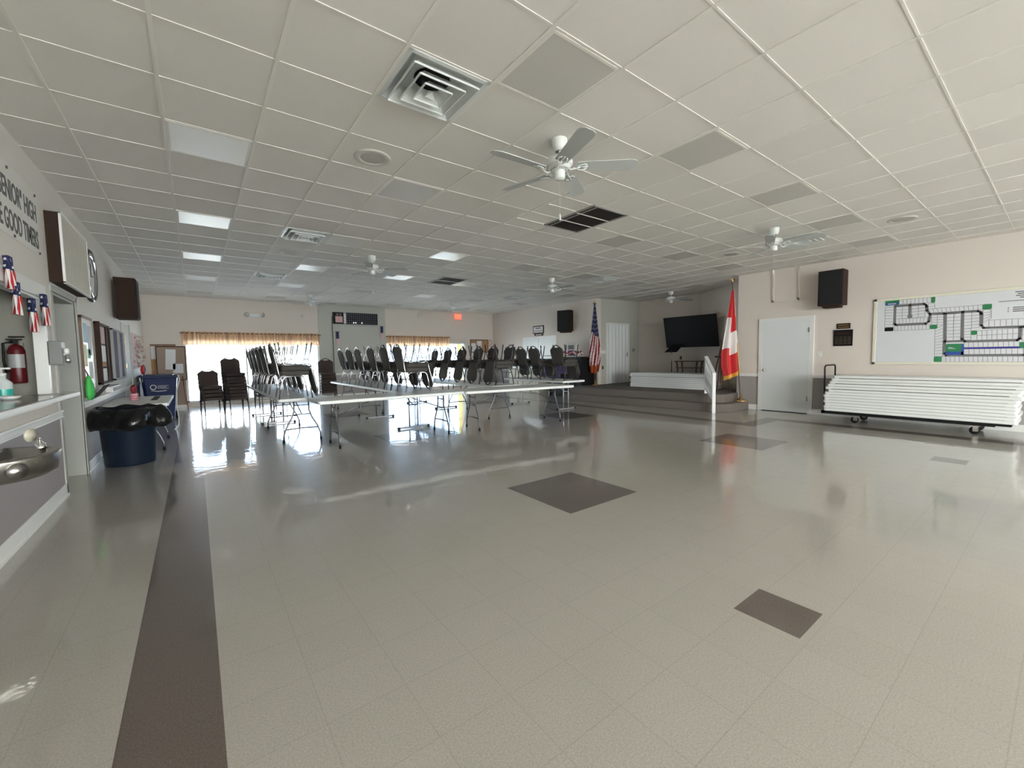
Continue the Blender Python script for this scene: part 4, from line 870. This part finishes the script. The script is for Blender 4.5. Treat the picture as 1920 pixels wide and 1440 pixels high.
MB().lathe([(0, 0), (.062, 0), (.068, .015), (.068, .36), (.05, .41), (.02, .43), (0, .43)], seg=24).build('cylinder', mat('extinguisher red', (.10, .008, .012), .35), t)
MB().lathe([(.0692, .17), (.0692, .32)], seg=24, a0=-2.6, a1=-.4).build('instruction_label', greyplastic, t)
MB().box(-.018, .018, -.02, .02, .43, .49).box(-.07, .05, -.012, .012, .475, .49).box(-.05, .07, -.012, .012, .505, .52).build('valve', black, t, bevel=.003)
MB().tube([(-.02, 0, .46), (-.09, -.01, .44), (-.095, -.01, .25), (-.08, -.02, .12)], .011, 8).build('hose', black, t)
MB().box(-.04, .04, .066, .095, .02, .45).build('wall_hook', steel, t)
t = thing('sanitizer_bottle', 'clear pump bottle of teal hand gel on the serving counter', 'bottle', (-1.34, 5.55, 1.054))
MB().lathe([(0, 0), (.055, 0), (.06, .02), (.06, .13), (.025, .165), (.025, .19), (0, .19)], seg=20).build('body', clearp, t); MB().lathe([(.0605, .02), (.0605, .075)], seg=20).build('gel', tealm, t)
MB().lathe([(0, .19), (.028, .19), (.028, .21), (.008, .215), (.008, .25), (0, .25)], seg=16).box(-.012, .055, -.012, .012, .245, .26).build('pump', white, t)
t = thing('white_dish', 'small white dish on the serving counter beside the pump bottle', 'dish', (-1.22, 5.18, 1.054)); MB().lathe([(0, 0), (.04, 0), (.07, .03), (.066, .03), (.038, .006), (0, .006)], seg=24).build('bowl', white, t)
t = thing('paper_dispenser', 'grey box dispenser on the post between hatch and doorway', 'dispenser', (XL+.02, 5.81, 1.33))
MB().box(0, .09, -.05, .09, 0, .225).build('body', mat('mid grey plastic', (.22, .225, .225), .45), t, bevel=.008); MB().lathe([(0, -.03), (.025, -.02), (.03, .01), (.015, .05), (0, .055)], (.105, .06, .04), 14).build('nozzle', chrome, t)
MB().lathe([(0, 0), (.02, .01), (.02, .05), (0, .06)], (.105, .04, .10), 12).build('white_lever', white, t)
# drinking fountain
t = thing('drinking_fountain', 'stainless steel wall drinking fountain with rounded basin', 'drinking fountain', (XL+.006, 4.17, .0))
n = 28; A = lambda k: -PI/2+PI*k/n
ring = lambda rx, ry, z: [(rx*math.cos(A(k)), ry*math.sin(A(k)), z) for k in range(n+1)]
prof = [(r_, r_, z) for r_, z in ((.10, .585), (.27, .60), (.315, .63), (.325, .70), (.335, .738), (.333, .75), (.305, .755), (.295, .745), (.25, .70), (.18, .685), (.03, .68))]
b = MB(); vs = []
for rx, ry, z in prof: vs += ring(rx, ry, z)
b.add(vs, [(j*(n+1)+k, j*(n+1)+k+1, (j+1)*(n+1)+k+1, (j+1)*(n+1)+k) for j in range(len(prof)-1) for k in range(n)], 0, True); b.build('basin', steel, t)
MB().box(-.004, .02, -.33, .33, .60, .75).build('back_plate', steel, t, bevel=.004)
MB().lathe([(.03, 0), (.028, .03), (.012, .04), (.012, .06), (0, .065)], (.20, .20, .75), 16).tube([(.20, .20, .79), (.20, .185, .82), (.21, .16, .82)], .008, 8).build('bubbler', chrome, t)
k = MB().lathe([(0, 0), (.07, 0), (.07, .008), (0, .012)], seg=28).build('splash_guard', mat('yellowed clear guard', (.55, .52, .42), .3), t); k.location = (.15, .225, .84); k.rotation_euler = (0, PI/2, -.5); k.scale = (.7, .7, 1)
k = MB().lathe([(0, 0), (.05, 0), (.05, .01), (0, .014)], seg=24).build('push_button', steel, t); k.location = (.19, -.265, .68); k.rotation_euler = (0, PI/2, -.95)
# notice wall beyond the doorway
t = thing('notice_frame', 'framed notice board with coloured papers right of the doorway', 'notice board', (XL, 7.56, 1.42))
MB().box(0, .03, -.30, .30, -.50, .50).build('backing', trimw, t); f = MB(); f.box(0, .034, -.31, -.29, -.50, .50).box(0, .045, -.31, .31, .48, .51); f.build('frame', brownwood, t)
for y0_, y1_, z0_, z1_, m_ in ((-.24, .0, .18, .42, 'sky'), (-.26, -.10, -.12, .15, 'yel'), (.02, .26, .02, .40, 'lil'), (-.05, .12, -.02, .10, 'grn'), (-.02, .24, -.28, -.06, 'wh')):
    m__ = {'sky': mat('pale blue print', (.30, .50, .58), .6), 'yel': mat('pale yellow print', (.62, .62, .38), .6), 'lil': mat('lilac grey print', (.45, .44, .50), .6), 'grn': mat('mint print', (.20, .52, .36), .6), 'wh': paper}[m_]
    MB().box(.03, .033, y0_, y1_, z0_, z1_).build('pinned_paper', m__, t)
t = thing('green_bag', 'bright green bag hanging under the notice board by the doorway', 'bag', (XL+.06, 7.24, .89)); t.scale = (.75, .75, .8)
b = MB(); vs = []
for j, (wd, z, dp) in enumerate(((.13, 0, .03), (.15, .08, .055), (.13, .22, .05), (.08, .33, .03), (.03, .38, .01))):
    for k in range(14): a = 2*PI*k/14; vs.append((dp*math.cos(a)*(1+.2*math.sin(3*a+j)), wd*.6*math.sin(a), z))
b.add(vs, [(j*14+k, j*14+(k+1) % 14, (j+1)*14+(k+1) % 14, (j+1)*14+k) for j in range(4) for k in range(14)]+[tuple(range(14))], 0, True); b.build('bag_body', brightgreen, t)
MB().tube([(0, -.03, .37), (-.03, 0, .46), (0, .03, .37)], .006, 6).build('strap', navy, t)
t = thing('brochure_tray', 'dark sloping wall pocket below the notice boards', 'wall pocket', (XL, 7.92, .90)); MB().add([(0, -.22, .03), (0, .22, .03), (.02, .22, -.02), (.02, -.22, -.02), (.14, -.22, .14), (.14, .22, .14)], [(0, 1, 2, 3), (3, 2, 5, 4)]).build('tray', black, t); t.children[0].modifiers.new('s', 'SOLIDIFY').thickness = .01
t = thing('display_case', 'dark wooden open notice case with papers on the left wall', 'display case', (XL, 8.87, 1.48))
f = MB(); f.box(0, .06, -.59, -.55, -.45, .45).box(0, .03, .50, .56, -.45, .45).box(0, .03, -.59, .56, .42, .45).box(0, .03, -.59, .56, -.45, -.42).box(0, .03, .18, .21, -.45, .45); f.build('frame', walnut, t); MB().box(0, .012, -.56, .50, -.42, .42).build('backing', mat('dark brown backing', (.08, .05, .035), .8), t)
for y0_, y1_, z0_, z1_, m_ in ((-.5, .14, .15, .40, floral), (-.5, .14, -.12, .12, paper), (-.35, .14, -.22, -.12, cork), (-.5, .14, -.41, -.20, paper)): MB().box(.012, .016, y0_, y1_, z0_, z1_).build('pinned_paper', m_, t)
t = thing('case_ledge', 'white ledge under the dark notice case', 'ledge', (XL, 8.9, .97)); MB().box(0, .12, -.55, .45, 0, .022).build('board', trimw, t); MB().box(0, .08, -.03, 0, -.08, 0).build('bracket', trimw, t)
t = thing('glass_notice_case', 'aluminium framed two door glass notice case on the left wall', 'display case', (XL, 10.17, 1.48))
f = MB(); f.box(0, .06, -.70, -.66, -.43, .43).box(0, .06, .66, .70, -.43, .43).box(0, .06, -.70, .70, .40, .43).box(0, .06, -.70, .70, -.43, -.40).box(0, .065, -.03, .03, -.43, .43); f.build('frame', mat('dull aluminium', (.36, .37, .38), .75, spec=.15), t)
for y0_, y1_ in ((-.66, -.03), (.03, .66)): MB().box(.01, .035, y0_, y1_, -.40, .40).build('glass_door', mat('reflective case glass', (.24, .24, .30), .85, spec=.0, noise=.15, nscale=30), t)
for z in (-.2, .28): MB().box(.02, .07, .70, .73, z-.04, z+.04).build('hinge', goldmet, t)
struct('trim_21', MB().box(XL, XL+.012, 11.02, 12.15, .0, 2.12).box(XL, XL+.03, 12.15, 12.25, 0, 2.14), greenwall)
t = thing('floral_hanging', 'pink floral wall hanging with dried flowers near the far left corner', 'wall hanging', (XL+.01, 12.95, 1.5))
MB().box(0, .02, -.62, .62, -.30, .50).build('cloth', floral, t); b = MB(); random.seed(5)
for i in range(60): b.lathe([(0, -.03), (.035, 0), (0, .03)], (random.uniform(.02, .14), random.uniform(-.45, .55), random.uniform(-.25, .45)), 6, i % 2)
b.build('flowers', [mat('dusty pink', (.50, .33, .32), .8), mat('dry cream', (.58, .53, .44), .8)], t)
t = thing('flag_bow_wreath', 'bow of flag ribbon hanging below the floral wall hanging', 'bow', (XL+.14, 12.7, 1.17))
for s in (-1, 1): MB().tube([(0, 0, 0), (.02, .10*s, .08), (.03, .17*s, .0), (.02, .10*s, -.08), (0, 0, 0)], .028, 8).build('loop', navy if s > 0 else redm, t)
for s in (-1, 1): MB().box(-.006, .006, -.03, .03, -.28, 0, rot=Matrix.Rotation(.15*s, 3, 'X')).build('tail', whitecloth, t)
# table and bins along the left wall
lt = folding_table((-.72, 8.90, 0), c90, 'white folding table along the left wall behind the black bagged can', 'wish', 'white folding tables set up in the room', 1.83)
tag(MB().prism(rrect(-.04, .04, -.45, .45, .01), 0, .006).build('black_ruler', black, None, loc=(-.55, 9.15, .7405)), 'thin dark strip lying on the table by the left wall', 'strip')
t = thing('flag_centrepiece', 'red bow centrepiece on a striped stand on the left table', 'decoration', (-.80, 8.95, .7405))
b = MB(); b.lathe([(0, 0), (.055, 0), (.05, .09), (.04, .12), (0, .12)], seg=16); b.build('striped_stand', [pinkm], t); 
for k in range(3): MB().lathe([(.0545-.002*k, .012+.035*k), (.053-.002*k, .028+.035*k)], seg=16).build('white_band', whitecloth, t)
for s in (-1, 1): MB().tube([(0, 0, .12), (.0, .06*s, .22), (.0, .13*s, .20), (0, .08*s, .15), (0, 0, .12)], .03, 8).build('bow_loop', mat('dark red ribbon', (.25, .015, .03), .6), t)
MB().tube([(0, .02, .12), (0, .07, .0)], .012, 6).build('ribbon_tail', redm, t)
t = thing('rubbish_can', 'dark blue round rubbish can lined with a black bag', 'rubbish can', (-.75, 7.52, 0))
MB().lathe([(0, .004), (.255, .004), (.26, .02), (.295, .68), (.305, .70), (.305, .73), (.29, .73), (.25, .03), (0, .03)], seg=36).build('can', darkblue, t)
b = MB(); random.seed(9); ns = 60; vs = []
for j, (r_, z) in enumerate(((.27, .45), (.30, .72), (.325, .755), (.36, .73), (.40, .66), (.42, .59), (.405, .52), (.34, .48))):
    for k in range(ns):
        a = 2*PI*k/ns; q = .012*j*math.sin(5*a+j*.4)+.008*math.sin(13*a+j)+(.02*math.sin(3*a) if j > 3 else 0); vs.append((max(-.35, (r_+q)*math.cos(a)), (r_+q)*math.sin(a), z+.012*math.sin(7*a+j)))
b.add(vs, [(j*ns+k, j*ns+(k+1) % ns, (j+1)*ns+(k+1) % ns, (j+1)*ns+k) for j in range(7) for k in range(ns)], 0, True); b.build('bin_bag', bagm, t)
def wheelie(loc, rz, lab, logo):
    t = thing('recycling_bin', lab, 'bin', loc, rz); b = MB()
    lo, hi = (.20, .22), (.29, .31)
    b.add([(-lo[0], -lo[1], .03), (lo[0], -lo[1], .03), (lo[0], lo[1], .03), (-lo[0], lo[1], .03), (-hi[0], -hi[1], .98), (hi[0], -hi[1], .98), (hi[0], hi[1], .98), (-hi[0], hi[1], .98)], [(0, 1, 2, 3), (0, 1, 5, 4), (1, 2, 6, 5), (2, 3, 7, 6), (3, 0, 4, 7)]); b.build('bin_body', bluebin, t, bevel=.02)
    MB().box(-.31, .31, -.34, .33, .98, 1.035).build('lid', bluebin, t, bevel=.012)
    for s in (-1, 1): k = MB().lathe([(0, -.025), (.09, -.025), (.09, .025), (0, .025)], seg=20).build('wheel', black, t); k.rotation_euler = (0, PI/2, 0); k.location = (.24*s, .24, .09)
    if logo:
        sl = lambda x, z: (x, -.22-.09*(z-.03)/.95-.004, z)
        m_ = MB(); m_.tube([sl(-.13+.05*math.cos(a), .78+.05*math.sin(a)) for a in [2*PI*i/16 for i in range(16)]], .009, 5, 0, True)
        for k, (z, l) in enumerate(((.81, .20), (.78, .16), (.75, .20))): m_.tube([sl(-.06, z), sl(-.06+l, z)], .006, 5)
        m_.tube([sl(-.17, .71), sl(-.05, .685), sl(.10, .70)], .008, 5); m_.build('white_logo', whitecloth, t)
    return t
wheelie((-.64, 12.55, 0), 0, 'blue recycling bin with white logo beyond the left table', True)
wheelie((-.76, 13.5, 0), 0, 'second blue bin half hidden behind the logo bin', False)
tag(MB().tube([(-.32, 12.2, 1.03), (-.30, 12.15, .95), (-.36, 12.1, .7), (-.37, 11.9, .4), (-.34, 11.6, .12), (-.34, 11.2, .012), (-.38, 10.6, .008)], .012, 8).build('power_cord', white), 'white cord hanging from the blue bin down to the floor', 'cord')
